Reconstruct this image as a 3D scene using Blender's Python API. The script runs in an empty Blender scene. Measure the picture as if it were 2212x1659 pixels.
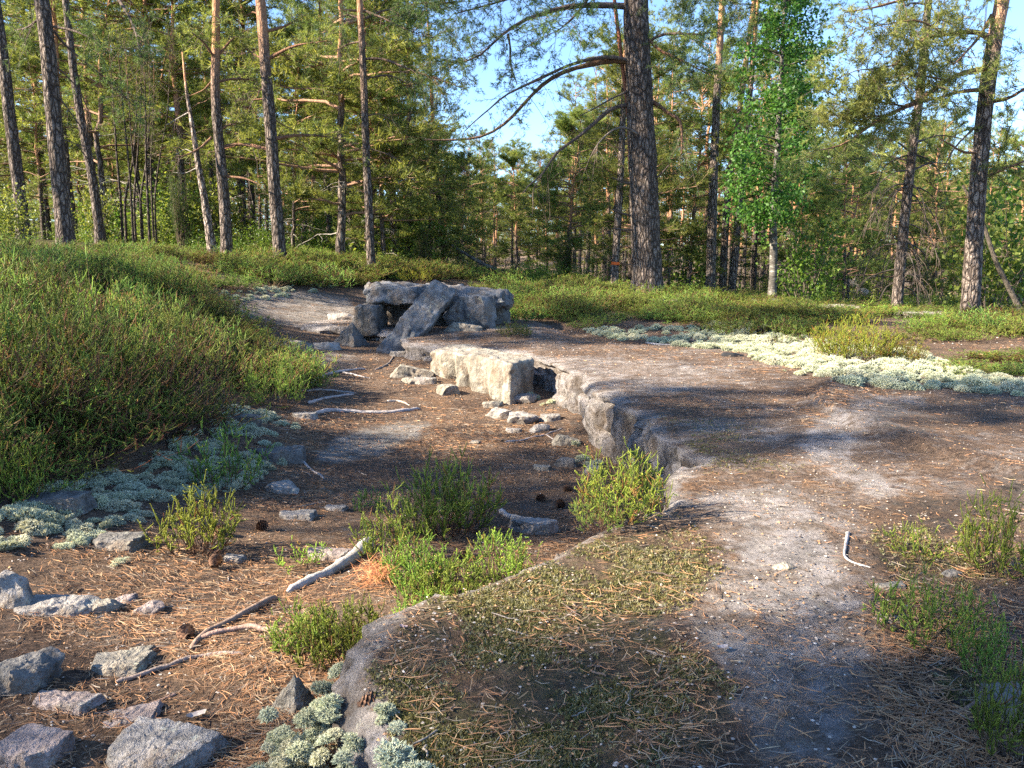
import bpy, math, numpy as np
from mathutils import Vector, geometry as mgeo

# ------------------------------------------------------------------ camera, sky, sun, exposure
sc = bpy.context.scene
COL = sc.collection
F = 1671.0                      # focal length in units of a 2212 x 1659 picture
PITCH = math.radians(8.6)
CAMZ = 0.8
cd = bpy.data.cameras.new('camera'); cam = bpy.data.objects.new('camera', cd); COL.objects.link(cam)
cam.location = (0, 0, CAMZ); cam.rotation_euler = (math.pi/2 - PITCH, 0, 0)
cd.sensor_width = 36; cd.lens = 36*F/2212; cd.clip_start = .02; cd.clip_end = 2000
sc.camera = cam
SUN_AZ, SUN_EL = math.radians(-105), math.radians(31)
w = bpy.data.worlds.new('World'); sc.world = w; w.use_nodes = True
wn = w.node_tree; bg = wn.nodes['Background']
sky = wn.nodes.new('ShaderNodeTexSky'); sky.sky_type = 'NISHITA'; sky.sun_disc = False
sky.sun_elevation = SUN_EL; sky.sun_rotation = SUN_AZ % (2*math.pi)
sky.altitude = 600; sky.air_density = .85; sky.dust_density = .05; sky.ozone_density = 4.0
wn.links.new(sky.outputs[0], bg.inputs[0]); bg.inputs[1].default_value = .088
sd = bpy.data.lights.new('sun', 'SUN'); sun = bpy.data.objects.new('sun', sd); COL.objects.link(sun)
sd.energy = 5.0; sd.angle = math.radians(.53); sd.color = (1, .87, .68)
SUNV = Vector((math.sin(SUN_AZ)*math.cos(SUN_EL), math.cos(SUN_AZ)*math.cos(SUN_EL), math.sin(SUN_EL)))
sun.rotation_euler = SUNV.to_track_quat('Z', 'Y').to_euler(); sun.location = SUNV*30
sc.view_settings.view_transform = 'Standard'; sc.view_settings.look = 'None'
sc.view_settings.gamma = 1; sc.view_settings.use_curve_mapping = False
sc.view_settings.exposure = 2.38
cy = sc.cycles
cy.max_bounces = 6; cy.diffuse_bounces = 4; cy.glossy_bounces = 2; cy.transmission_bounces = 4; cy.transparent_max_bounces = 4
cy.use_denoising = False
cy.sample_clamp_indirect = 6
sc.render.filter_size = 1.2

# ------------------------------------------------------------------ helpers
rng = np.random.default_rng(7)
def R(seed): return np.random.default_rng(seed)
def hsh(i, j, k, seed):
    h = (i.astype(np.uint32)*np.uint32(374761393)) ^ (j.astype(np.uint32)*np.uint32(668265263)) ^ (k.astype(np.uint32)*np.uint32(2147483647)) ^ np.uint32(seed*974711 & 0xffffffff)
    h = (h ^ (h >> np.uint32(13)))*np.uint32(1274126177)
    h = h ^ (h >> np.uint32(16))
    h = h*np.uint32(2246822519); h = h ^ (h >> np.uint32(15))
    return h.astype(np.float64)/4294967295.0
def vnoise(p, seed=0):
    """value noise in -1..1, p (n,3)"""
    p = np.asarray(p, float); f = np.floor(p); t = p - f; t = t*t*t*(t*(t*6-15)+10)
    i = f.astype(np.int64) + 100000
    o = 0
    for a in (0, 1):
        for b in (0, 1):
            for c in (0, 1):
                wgt = (t[:, 0] if a else 1-t[:, 0])*(t[:, 1] if b else 1-t[:, 1])*(t[:, 2] if c else 1-t[:, 2])
                o = o + wgt*hsh(i[:, 0]+a, i[:, 1]+b, i[:, 2]+c, seed)
    return o*2-1
def fbm(p, octv=4, seed=0, gain=.5, lac=2.03):
    p = np.asarray(p, float); a = 1; s = 0; n = 0
    for o in range(octv):
        s = s + a*vnoise(p, seed+o*17); n += a; a *= gain; p = p*lac + 11.3
    return s/n
def fbm2(x, y, sc_, octv=4, seed=0): return fbm(np.stack([x*sc_, y*sc_, np.full_like(x, 3.7+seed)], 1), octv, seed)
def sstep(a, b, x): t = np.clip((x-a)/(b-a), 0, 1); return t*t*(3-2*t)
cp, sp = math.cos(PITCH), math.sin(PITCH)
def rays(px, py):
    px = np.atleast_1d(np.asarray(px, float)); py = np.atleast_1d(np.asarray(py, float))
    cx = (px-1106)/F; cyy = (829.5-py)/F
    return np.stack([cx, cp + sp*cyy, -sp + cp*cyy], 1)
def proj(P):
    d = P - np.array([0, 0, CAMZ]); z = d[:, 1]*cp - d[:, 2]*sp; z = np.where(z > .05, z, np.nan)
    return 1106 + F*d[:, 0]/z, 829.5 - F*(d[:, 1]*sp + d[:, 2]*cp)/z
def plane(px, py, Y):
    """points at forward distance Y seen along pixels"""
    d = rays(px, py); return np.array([0, 0, CAMZ]) + d*(np.broadcast_to(Y, len(d))/d[:, 1])[:, None]
def inpoly(x, y, poly):
    poly = np.asarray(poly, float); r = np.zeros(len(x), bool); n = len(poly); j = n-1
    for i in range(n):
        xi, yi = poly[i]; xj, yj = poly[j]
        if yi != yj:
            c = ((yi > y) != (yj > y)) & (x < (xj-xi)*(y-yi)/(yj-yi)+xi); r ^= c
        j = i
    return r
def segdist(x, y, poly, closed=True):
    poly = np.asarray(poly, float); d = np.full(len(x), 1e9); n = len(poly)
    for i in range(n if closed else n-1):
        a = poly[i]; b = poly[(i+1) % n]; e = b-a; L = max(e@e, 1e-12)
        t = np.clip(((x-a[0])*e[0]+(y-a[1])*e[1])/L, 0, 1)
        d = np.minimum(d, np.hypot(x-a[0]-t*e[0], y-a[1]-t*e[1]))
    return d
def soft(x, y, poly, feather):
    """1 inside, 0 outside, with a soft border"""
    d = segdist(x, y, poly); d = np.where(inpoly(x, y, poly), d, -d)
    return sstep(-feather, feather, d)

# ------------------------------------------------------------------ materials
def mat(name):
    m = bpy.data.materials.new(name); m.use_nodes = True; nt = m.node_tree
    for n in list(nt.nodes):
        if n.type != 'OUTPUT_MATERIAL': nt.nodes.remove(n)
    return m, nt, nt.nodes['Material Output']
class NT:
    def __init__(s, nt): s.nt = nt
    def n(s, t, **kw):
        x = s.nt.nodes.new(t)
        for k, v in kw.items(): setattr(x, k, v)
        return x
    def l(s, a, b): s.nt.links.new(a, b)
    def attr(s, name): return s.n('ShaderNodeAttribute', attribute_name=name)
    def coord(s, kind='Object', scale=(1, 1, 1)):
        tc = s.n('ShaderNodeTexCoord'); mp = s.n('ShaderNodeMapping'); mp.inputs['Scale'].default_value = scale
        s.l(tc.outputs[kind], mp.inputs[0]); return mp.outputs[0]
    def noise(s, vec, scale, detail=4, rough=.6, dist=0):
        x = s.n('ShaderNodeTexNoise'); x.inputs['Scale'].default_value = scale; x.inputs['Detail'].default_value = detail
        x.inputs['Roughness'].default_value = rough; x.inputs['Distortion'].default_value = dist
        s.l(vec, x.inputs['Vector']); return x.outputs[0]
    def vor(s, vec, scale, feature='F1', out='Distance', rnd=1):
        x = s.n('ShaderNodeTexVoronoi'); x.feature = feature; x.inputs['Scale'].default_value = scale
        x.inputs['Randomness'].default_value = rnd; s.l(vec, x.inputs['Vector']); return x.outputs[out]
    def ramp(s, f, stops):
        x = s.n('ShaderNodeValToRGB'); e = x.color_ramp.elements
        while len(e) > 1: e.remove(e[-1])
        for i, (p, c) in enumerate(stops):
            q = e[0] if i == 0 else e.new(p)
            q.position = p; q.color = (*c, 1) if not isinstance(c, (int, float)) else (c, c, c, 1)
        s.l(f, x.inputs[0]); return x.outputs[0]
    def math(s, op, a, b=None, clamp=False):
        x = s.n('ShaderNodeMath', operation=op, use_clamp=clamp)
        for i, v in enumerate((a, b)):
            if v is None: continue
            if isinstance(v, (int, float)): x.inputs[i].default_value = v
            else: s.l(v, x.inputs[i])
        return x.outputs[0]
    def mix(s, f, a, b, mode='MIX'):
        x = s.n('ShaderNodeMix', data_type='RGBA', blend_type=mode)
        for i, v in ((0, f), (6, a), (7, b)):
            if isinstance(v, (int, float)): x.inputs[i].default_value = v
            elif isinstance(v, tuple): x.inputs[i].default_value = (*v, 1)
            else: s.l(v, x.inputs[i])
        return x.outputs[2]
    def bump(s, h, dist=.01, strength=1, normal=None):
        x = s.n('ShaderNodeBump'); x.inputs['Distance'].default_value = dist; x.inputs['Strength'].default_value = strength
        s.l(h, x.inputs['Height'])
        if normal is not None: s.l(normal, x.inputs['Normal'])
        return x.outputs[0]
    def bsdf(s, col, rough=.9, normal=None, spec=.2):
        x = s.n('ShaderNodeBsdfPrincipled'); x.inputs['Roughness'].default_value = rough
        x.inputs['Specular IOR Level'].default_value = spec
        if isinstance(col, tuple): x.inputs['Base Color'].default_value = (*col, 1)
        else: s.l(col, x.inputs['Base Color'])
        if normal is not None: s.l(normal, x.inputs['Normal'])
        return x
    def sep(s, c):
        x = s.n('ShaderNodeSeparateColor'); s.l(c, x.inputs[0]); return x.outputs

def leaf_mat(name, trans=.35, rough=.55, spec=.25, vary=.12):
    """leaf-like: colour from the vertex colour 'col', a little light through it, slight change from plant to plant"""
    m, nt, out = mat(name); k = NT(nt)
    a = k.attr('col'); oi = k.n('ShaderNodeObjectInfo')
    hs = k.n('ShaderNodeHueSaturation'); hs.inputs['Saturation'].default_value = 1.0
    k.l(a.outputs['Color'], hs.inputs['Color'])
    k.l(k.math('ADD', k.math('MULTIPLY', oi.outputs['Random'], vary*.25), .5-vary*.125), hs.inputs['Hue'])
    k.l(k.math('ADD', k.math('MULTIPLY', oi.outputs['Random'], vary*3), 1-vary*1.5), hs.inputs['Value'])
    b = k.bsdf(hs.outputs[0], rough, spec=spec)
    t = k.n('ShaderNodeBsdfTranslucent'); k.l(k.mix(1.0, hs.outputs[0], (1.25, 1.2, .75), 'MULTIPLY'), t.inputs[0])
    mx = k.n('ShaderNodeMixShader'); mx.inputs[0].default_value = trans
    k.l(b.outputs[0], mx.inputs[1]); k.l(t.outputs[0], mx.inputs[2]); k.l(mx.outputs[0], out.inputs[0])
    return m
M_NEEDLE = leaf_mat('pine_needles_green', .48, .5)
M_LEAF = leaf_mat('broad_leaf', .45, .45)
M_HEATH = leaf_mat('heather_shoots', .3, .6, vary=.26)
M_LICHEN = leaf_mat('reindeer_lichen', .15, .95, .05, .06)
M_LITTER = leaf_mat('fallen_needles', .08, .7, .15, 0)
M_MOSS = leaf_mat('moss_tufts', .2, .8, .05, .1)

def bark_mat():
    m, nt, out = mat('bark'); k = NT(nt)
    a = k.attr('col'); v = k.coord('Object', (1, 1, .32)); v2 = k.coord('Object', (1, 1, 1))
    nz = k.noise(v, 9, 3, .6, .0)
    add = k.n('ShaderNodeVectorMath', operation='ADD'); sc_ = k.n('ShaderNodeVectorMath', operation='SCALE'); sc_.inputs[3].default_value = .06
    tn = k.n('ShaderNodeTexNoise'); tn.inputs['Scale'].default_value = 12; k.l(v, tn.inputs['Vector'])
    k.l(tn.outputs[1], sc_.inputs[0]); k.l(v, add.inputs[0]); k.l(sc_.outputs[0], add.inputs[1])
    e = k.vor(add.outputs[0], 17, 'DISTANCE_TO_EDGE')
    e2 = k.vor(add.outputs[0], 44, 'DISTANCE_TO_EDGE')
    crack = k.math('MULTIPLY', k.ramp(e, [(0, 0.0), (.16, .7), (.34, 1.0)]), k.ramp(e2, [(0, .55), (.12, 1.0)]))
    fine = k.noise(v2, 60, 5, .7)
    plate = k.ramp(k.vor(add.outputs[0], 17, 'F1', 'Color'), [(0, .75), (1, 1.2)])
    c = k.mix(1.0, a.outputs['Color'], plate, 'MULTIPLY')
    c = k.mix(1.0, c, k.ramp(fine, [(.25, .65), (.75, 1.35)]), 'MULTIPLY')
    fis = k.math('MULTIPLY', k.math('SUBTRACT', 1.0, crack), a.outputs['Alpha'])
    c = k.mix(fis, c, (.03, .022, .018))
    gl = k.math('MULTIPLY', k.ramp(k.noise(v2, 7, 5, .7), [(.58, 0.0), (.7, 1.0)]), .22)
    c = k.mix(gl, c, (.26, .27, .23))
    h = k.math('ADD', k.math('MULTIPLY', k.math('MULTIPLY', crack, a.outputs['Alpha']), 1.0), k.math('MULTIPLY', fine, .25))
    b = k.bsdf(c, .9, k.bump(h, .045, 1.0), .12); k.l(b.outputs[0], out.inputs[0]); return m
M_BARK = bark_mat()

def twig_mat():
    m, nt, out = mat('weathered_wood'); k = NT(nt)
    a = k.attr('col'); v = k.coord('Object', (1, 1, 1)); f = k.noise(v, 45, 5, .7); g = k.noise(v, 9, 3)
    c = k.mix(1.0, a.outputs['Color'], k.ramp(f, [(.25, .5), (.75, 1.5)]), 'MULTIPLY')
    c = k.mix(k.math('MULTIPLY', k.ramp(g, [(.5, 0.0), (.65, 1.0)]), .4), c, (.1, .08, .065))
    b = k.bsdf(c, .85, k.bump(f, .012, .8), .15); k.l(b.outputs[0], out.inputs[0]); return m
M_WOOD = twig_mat()

def rock_colour(k, v, tone):
    """granite: grain, pink feldspar areas, grey weathering, dark and pale crust lichen"""
    big = k.noise(v, 1.6, 4, .6); mid = k.noise(v, 9, 6, .7); fine = k.noise(v, 130, 4, .75); grain = k.vor(v, 240, 'F1', 'Color')
    c = k.mix(k.ramp(big, [(.38, 0.0), (.62, 1.0)]), tone[0], tone[1])
    c = k.mix(k.ramp(mid, [(.3, 1.0), (.55, 0.0)]), c, tone[2])
    c = k.mix(1.0, c, k.ramp(fine, [(.25, .72), (.5, 1.0), (.75, 1.22)]), 'MULTIPLY')
    c = k.mix(.3, c, k.mix(1.0, c, k.ramp(grain, [(0, .5), (.5, 1.0), (1, 1.35)]), 'MULTIPLY'))
    c = k.mix(1.0, c, k.ramp(k.noise(v, 4.2, 6, .72), [(.3, .55), (.5, 1.0), (.68, 1.25)]), 'MULTIPLY')
    dl = k.math('MULTIPLY', k.ramp(k.noise(v, 11, 7, .78), [(.53, 0.0), (.64, 1.0)]), .8)
    c = k.mix(dl, c, (.055, .05, .045))
    c = k.mix(k.math('MULTIPLY', k.ramp(k.noise(v, 34, 5, .72), [(.57, 0.0), (.63, 1.0)]), .6), c, (.085, .08, .068))
    pl = k.math('MULTIPLY', k.ramp(k.noise(k.coord('Object', (1.1, .9, 1)), 21, 5, .7), [(.6, 0.0), (.66, 1.0)]), .7)
    c = k.mix(pl, c, tone[3])
    st = k.noise(k.coord('Object', (1, 1, .16)), 13, 5, .7); nz = k.sep(k.n('ShaderNodeNewGeometry').outputs['Normal'])[2]
    steep = k.ramp(k.math('ABSOLUTE', nz), [(.25, 1.0), (.7, 0.0)])
    c = k.mix(k.math('MULTIPLY', steep, .85), c, k.mix(1.0, c, k.ramp(st, [(.36, .3), (.52, .85), (.65, 1.15)]), 'MULTIPLY'))
    br_ = k.math('MULTIPLY', k.ramp(k.noise(v, 5.5, 5, .7), [(.47, 0.0), (.64, 1.0)]), .55); c = k.mix(br_, c, (.21, .155, .11))
    h = k.math('ADD', k.math('MULTIPLY', mid, 1.6), k.math('ADD', k.math('MULTIPLY', fine, .22), k.math('MULTIPLY', k.noise(v, 40, 4, .7), .5)))
    return c, h
def rock_mat(name, tone, bump=.03):
    m, nt, out = mat(name); k = NT(nt); v = k.coord('Object')
    c, h = rock_colour(k, v, tone)
    b = k.bsdf(c, .92, k.bump(h, bump, .9), .15); k.l(b.outputs[0], out.inputs[0]); return m
GREY = ((.40, .375, .35), (.30, .28, .265), (.16, .148, .14), (.46, .47, .40))
PINK = ((.40, .32, .29), (.34, .29, .28), (.2, .16, .15), (.45, .44, .40))
PALE = ((.37, .34, .28), (.29, .265, .225), (.17, .15, .125), (.5, .5, .38))
SLAB = ((.23, .23, .235), (.165, .17, .18), (.075, .075, .08), (.36, .38, .30))
DARK = ((.215, .205, .195), (.155, .15, .145), (.08, .078, .075), (.33, .35, .30))
M_SLAB = rock_mat('granite_slab', SLAB, .035)
M_GREY, M_PINK, M_PALE, M_DARK = rock_mat('granite_grey', GREY), rock_mat('granite_pink', PINK), rock_mat('granite_pale', PALE), rock_mat('granite_dark', DARK)

def litter_colour(k, v):
    """brown needle duff: dark humus, tan needles, a few pale chips"""
    a = k.noise(v, 2.3, 6, .68); b = k.noise(v, 45, 5, .78); st = k.noise(k.coord('Object', (1, 2.6, 1)), 120, 4, .8, 1.8); s2 = k.noise(k.coord('Object', (2.6, 1, 1)), 130, 4, .8, 1.8)
    c = k.ramp(b, [(.28, (.06, .045, .037)), (.43, (.17, .122, .09)), (.58, (.31, .21, .145)), (.76, (.48, .36, .26))])
    c = k.mix(k.ramp(a, [(.38, .85), (.62, 0.0)]), c, k.mix(1.0, c, (.5, .5, .56), 'MULTIPLY'))
    c = k.mix(k.ramp(k.noise(v, 4.5, 5, .7), [(.52, 0.0), (.64, .5)]), c, (.30, .17, .09))
    c = k.mix(1.0, c, k.ramp(k.math('MAXIMUM', st, s2), [(.42, .45), (.56, 1.0), (.72, 1.9)]), 'MULTIPLY')
    c = k.mix(k.ramp(k.noise(v, 150, 2, .5), [(.68, 0.0), (.74, .7)]), c, (.44, .4, .35))
    return c, k.math('ADD', b, k.math('MULTIPLY', k.math('MAXIMUM', st, s2), .7))
def ground_mat(name, tone):
    """mask.r bare rock, mask.g moss, mask.b dark humus, the rest needle litter"""
    m, nt, out = mat(name); k = NT(nt); v = k.coord('Object')
    msk = k.sep(k.attr('mask').outputs['Color']); edge = k.noise(v, 7, 7, .78); edge2 = k.noise(v, 26, 5, .75); edge3 = k.noise(v, 1.7, 4, .6)
    ed = k.math('ADD', k.math('MULTIPLY', edge, .6), k.math('ADD', k.math('MULTIPLY', edge2, .3), k.math('MULTIPLY', edge3, .3)))
    def thr(mk): return k.math('MULTIPLY', k.math('ADD', k.math('SUBTRACT', mk, .5), k.math('MULTIPLY', k.math('SUBTRACT', ed, .6), 3.2)), 1.9, True)
    rc, rh = rock_colour(k, v, tone); lc, lh = litter_colour(k, v)
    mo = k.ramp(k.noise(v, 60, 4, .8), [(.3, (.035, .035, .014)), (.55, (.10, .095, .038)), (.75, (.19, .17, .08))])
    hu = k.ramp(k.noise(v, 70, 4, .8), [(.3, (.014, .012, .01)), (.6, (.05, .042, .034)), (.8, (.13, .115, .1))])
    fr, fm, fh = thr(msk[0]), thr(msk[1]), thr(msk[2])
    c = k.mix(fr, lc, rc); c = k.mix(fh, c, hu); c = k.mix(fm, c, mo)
    h = k.math('ADD', k.math('MULTIPLY', rh, 1.3), k.math('ADD', lh, k.math('MULTIPLY', fm, .6)))
    b = k.bsdf(c, .95, k.bump(h, .036, 1.0), .1); k.l(b.outputs[0], out.inputs[0]); return m
LEDGE = ((.47, .42, .39), (.38, .355, .36), (.2, .185, .18), (.5, .49, .43))
M_GROUND = ground_mat('forest_floor', GREY)
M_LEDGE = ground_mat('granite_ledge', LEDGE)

def birch_mat():
    m, nt, out = mat('birch_bark'); k = NT(nt); v = k.coord('Object', (1, 1, 3.2)); v2 = k.coord('Object', (1, 1, .6))
    c = k.ramp(k.noise(v, 7, 5, .7), [(.36, (.035, .03, .027)), (.54, (.13, .12, .105)), (.7, (.34, .325, .3))])
    c = k.mix(k.ramp(k.noise(v2, 9, 4), [(.55, 0.0), (.62, .9)]), c, (.06, .052, .045))
    b = k.bsdf(c, .8, k.bump(k.noise(v, 16, 4), .01, .6), .2); k.l(b.outputs[0], out.inputs[0]); return m
M_BIRCH = birch_mat()
def flat_mat(name, col, rough=.7):
    m, nt, out = mat(name); k = NT(nt); v = k.coord('Object')
    c = k.mix(1.0, col, k.ramp(k.noise(v, 50, 4), [(.3, .7), (.7, 1.25)]), 'MULTIPLY')
    k.l(k.bsdf(c, rough).outputs[0], out.inputs[0]); return m
M_PAINT = flat_mat('orange_paint', (.75, .14, .03)); M_RUBBER = flat_mat('dark_cloth', (.02, .021, .024))

# ------------------------------------------------------------------ mesh building
class MB:
    def __init__(s): s.V = []; s.T = []; s.Q = []; s.C = []; s.n = 0
    def add(s, V, tris=None, quads=None, col=(1, 1, 1, 1)):
        V = np.asarray(V, float).reshape(-1, 3)
        if tris is not None and len(tris): s.T.append(np.asarray(tris, np.int64).reshape(-1, 3)+s.n)
        if quads is not None and len(quads): s.Q.append(np.asarray(quads, np.int64).reshape(-1, 4)+s.n)
        c = np.asarray(col, float)
        if c.ndim == 1: c = np.broadcast_to(c, (len(V), len(c)))
        if c.shape[1] == 3: c = np.concatenate([c, np.ones((len(c), 1))], 1)
        s.V.append(V); s.C.append(c); s.n += len(V)
    def mesh(s, name, m, smooth=True, attr='col', origin=None):
        V = np.concatenate(s.V) if s.V else np.zeros((0, 3)); C = np.concatenate(s.C) if s.C else np.zeros((0, 4))
        if origin is not None: V = V - np.asarray(origin)
        T = np.concatenate(s.T) if s.T else np.zeros((0, 3), int); Q = np.concatenate(s.Q) if s.Q else np.zeros((0, 4), int)
        me = bpy.data.meshes.new(name); me.vertices.add(len(V)); me.vertices.foreach_set('co', V.ravel())
        nl = T.size+Q.size; me.loops.add(nl); me.loops.foreach_set('vertex_index', np.concatenate([T.ravel(), Q.ravel()]).astype(np.int32))
        nf = len(T)+len(Q); me.polygons.add(nf)
        st = np.concatenate([np.arange(len(T))*3, T.size+np.arange(len(Q))*4]).astype(np.int32)
        me.polygons.foreach_set('loop_start', st)
        me.update(calc_edges=True)
        if smooth: me.polygons.foreach_set('use_smooth', np.ones(nf, bool))
        ca = me.attributes.new(attr, 'FLOAT_COLOR', 'POINT'); ca.data.foreach_set('color', C.ravel().astype(np.float32))
        if m: me.materials.append(m)
        me.validate(); return me
    def obj(s, name, m, parent=None, smooth=True, attr='col', origin=None):
        if parent is not None and origin is None: origin = parent.location
        me = s.mesh(name, m, smooth, attr, origin); o = bpy.data.objects.new(name, me); COL.objects.link(o)
        if parent is not None: o.parent = parent
        elif origin is not None: o.location = Vector(origin)
        return o
def tag(o, label=None, cat=None, group=None, kind=None):
    for k_, v_ in (('label', label), ('category', cat), ('group', group), ('kind', kind)):
        if v_: o[k_] = v_
    return o
def empty(name, loc, label=None, cat=None, group=None):
    o = bpy.data.objects.new(name, None); COL.objects.link(o); o.location = Vector([float(q) for q in loc]); o.empty_display_size = .1
    return tag(o, label, cat, group)
def child(name, me, parent):
    o = bpy.data.objects.new(name, me); COL.objects.link(o); o.parent = parent; return o

def tubes(P, Rr, s=6, jit=0, rg=None, cap=True):
    """batch of tubes: P (m,n,3), Rr (m,n)"""
    P = np.asarray(P, float); Rr = np.asarray(Rr, float)
    if P.ndim == 2: P = P[None]; Rr = np.asarray(Rr)[None]
    m, n, _ = P.shape
    T = np.gradient(P, axis=1); T /= np.linalg.norm(T, axis=2, keepdims=True)+1e-12
    av = T.mean(1); ref = np.where(np.abs(av[:, 2:3]) > .8*np.linalg.norm(av, axis=1, keepdims=True), np.array([[0, 1., 0]]), np.array([[0, 0, 1.]]))
    ref = np.broadcast_to(ref[:, None, :], T.shape)
    N = np.cross(ref, T); N /= np.linalg.norm(N, axis=2, keepdims=True)+1e-9; B = np.cross(T, N)
    an = np.arange(s)*2*np.pi/s
    rr = Rr[:, :, None]
    if jit: rr = rr*(1+jit*rg.standard_normal((m, n, s)))
    V = P[:, :, None, :] + rr[..., None]*(np.cos(an)[None, None, :, None]*N[:, :, None, :] + np.sin(an)[None, None, :, None]*B[:, :, None, :])
    idx = np.arange(m*n*s).reshape(m, n, s)
    a = idx[:, :-1, :]; b = np.roll(a, -1, 2); c = np.roll(idx[:, 1:, :], -1, 2); d = idx[:, 1:, :]
    Q = np.stack([a, b, c, d], -1).reshape(-1, 4)
    return V.reshape(-1, 3), Q
def V3(*a): return np.array(a, float)
def resample(P, n):
    P = np.asarray(P, float); d = np.r_[0, np.cumsum(np.linalg.norm(np.diff(P, axis=0), axis=1))]; t = np.linspace(0, d[-1], n)
    return np.stack([np.interp(t, d, P[:, i]) for i in range(P.shape[1])], 1)
def spline(P, n):
    """smooth path through P"""
    P = np.asarray(P, float); Q = resample(P, max(3*len(P), 12))
    for _ in range(2):
        Q[1:-1] = .25*Q[:-2]+.5*Q[1:-1]+.25*Q[2:]
    return resample(Q, n)
def norm(v): return v/(np.linalg.norm(v, axis=-1, keepdims=True)+1e-12)
def perp(D, rg):
    a = np.cross(D, rg.standard_normal(D.shape)); return norm(a)

# ------------------------------------------------------------------ terrain
GP = np.array([
 (-.6, 1, -.2), (-.5, 1.6, -.2), (-1.2, 1.5, -.16), (-.3, 2.3, -.22), (-.9, 2.5, -.23), (.2, 3, -.3), (-.3, 4, -.32), (.4, 4.5, -.35), (-.6, 5.5, -.28), (0, 6.2, -.31),
 (-.9, 7, -.22), (-1.5, 6, -.22), (-1.9, 8, -.1), (-1.1, 8.4, -.13), (-.8, .2, -.2),
 (-1.7, 2.2, -.08), (-2.4, 2.6, .08), (-1.7, 3.2, -.12), (-1.5, 4.2, -.18), (-2.2, 4, .06), (-3, 3.5, .25), (-2.3, 6, 0), (-3.5, 5.5, .35), (-5, 4, .6), (-3.2, 8, .2), (-5, 7.5, .6),
 (-6.5, 10.5, .9), (-4.2, 12, .62), (-4.3, 15, .7), (-9, 9, 1.2), (-9, 15, 1.3), (-2.5, 1, 0.05), (-4, 1.5, .3),
 (-2.6, 10.2, .1), (-2, 12, .18), (-1, 11, .12), (-.5, 14, .25), (-2, 16, .55), (-3.6, 14.5, .62), (-2.9, 17, .72), (-1, 20, .42), (0, 26, .35),
 (1, 10, .1), (1, 12.5, .25), (2.4, 14, .3), (.7, 16, .3),
 (1.5, 2, -.2), (2.5, 4, -.2), (2, 6, -.15), (1, 7.5, -.12), (3.2, 7.6, -.02), (4, 8.5, .03), (4.7, 2, 0), (4.7, 5, .02), (3, 0, -.1), (0, 0, -.2), (0, -2, -.1),
 (4, 10, .05), (6.5, 11, 0), (7, 14, -.05), (5, 16, .1), (8, 20, -.3), (5, 25, -.35), (2, 30, -.1), (12, 14, -.3), (8, 7, .05),
 (-45, 40, 2.2), (0, 60, -1.2), (-20, 60, .8), (40, 45, -2.5), (20, 60, -2.2), (-8, -5, .6), (8, -5, -.1), (-40, -40, 2), (40, -40, -2), (0, -60, 0), (-20, 30, 1.4), (-60, 0, 2.2), (60, 0, -2), (-18, 14, 1.6), (20, 30, -1.2)])
def _tps(P, lam=.001):
    n = len(P); d2 = ((P[:, None, :2]-P[None, :, :2])**2).sum(2); K = np.where(d2 > 0, .5*d2*np.log(d2+1e-12), 0)+lam*np.eye(n)
    A = np.zeros((n+3, n+3)); A[:n, :n] = K; Q = np.c_[np.ones(n), P[:, :2]]; A[:n, n:] = Q; A[n:, :n] = Q.T
    return np.linalg.solve(A, np.r_[P[:, 2], 0, 0, 0])
TW = _tps(GP)
def ground_z(x, y):
    x = np.asarray(x, float); y = np.asarray(y, float); r = np.hypot(x, y); s = np.minimum(1, 60/np.maximum(r, 1e-6)); xx = x*s; yy = y*s
    o = TW[-3]+TW[-2]*xx+TW[-1]*yy
    for i, p in enumerate(GP):
        d2 = (xx-p[0])**2+(yy-p[1])**2; o = o + TW[i]*.5*d2*np.log(d2+1e-12)
    o = np.clip(o, -4, 4)
    near = sstep(.5, 4, r)
    o = o + .018*fbm2(x, y, 2.6, 3, 1) + .05*near*fbm2(x, y, .5, 2, 2) + .007*fbm2(x, y, 14, 3, 3)
    hill = sstep(90, 220, r)*sstep(0, 60, y)*14*(.6+.4*fbm2(x, y, .008, 2, 5))
    return o+hill
LP = [(-.12, .9), (-.15, 1.14), (-.3, 1.42), (-.385, 1.575), (-.29, 1.70), (-.12, 1.9), (.03, 2.07), (.25, 2.25), (.45, 2.45), (.54, 2.57), (.57, 2.72), (.66, 3.02), (.82, 3.20), (.83, 3.25), (.70, 3.30),
      (.73, 3.7), (.74, 4.0), (.66, 4.4), (.62, 4.75), (.55, 5.0), (.53, 5.55), (.44, 6.2), (.34, 6.55), (.24, 6.9), (.12, 7.25), (-.2, 7.75), (-.42, 7.98), (-.8, 7.9), (-1.15, 8.15), (-1.28, 8.7), (-1.55, 9.1),
      (-2.1, 9.25), (-2.75, 9.4), (-3.2, 10.2), (-3, 12.6), (0, 13.2), (4, 11), (5.6, 8), (6, 4), (5.6, 0), (4, -2), (0, -2.2), (-.4, -1), (-.2, .3)]
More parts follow.
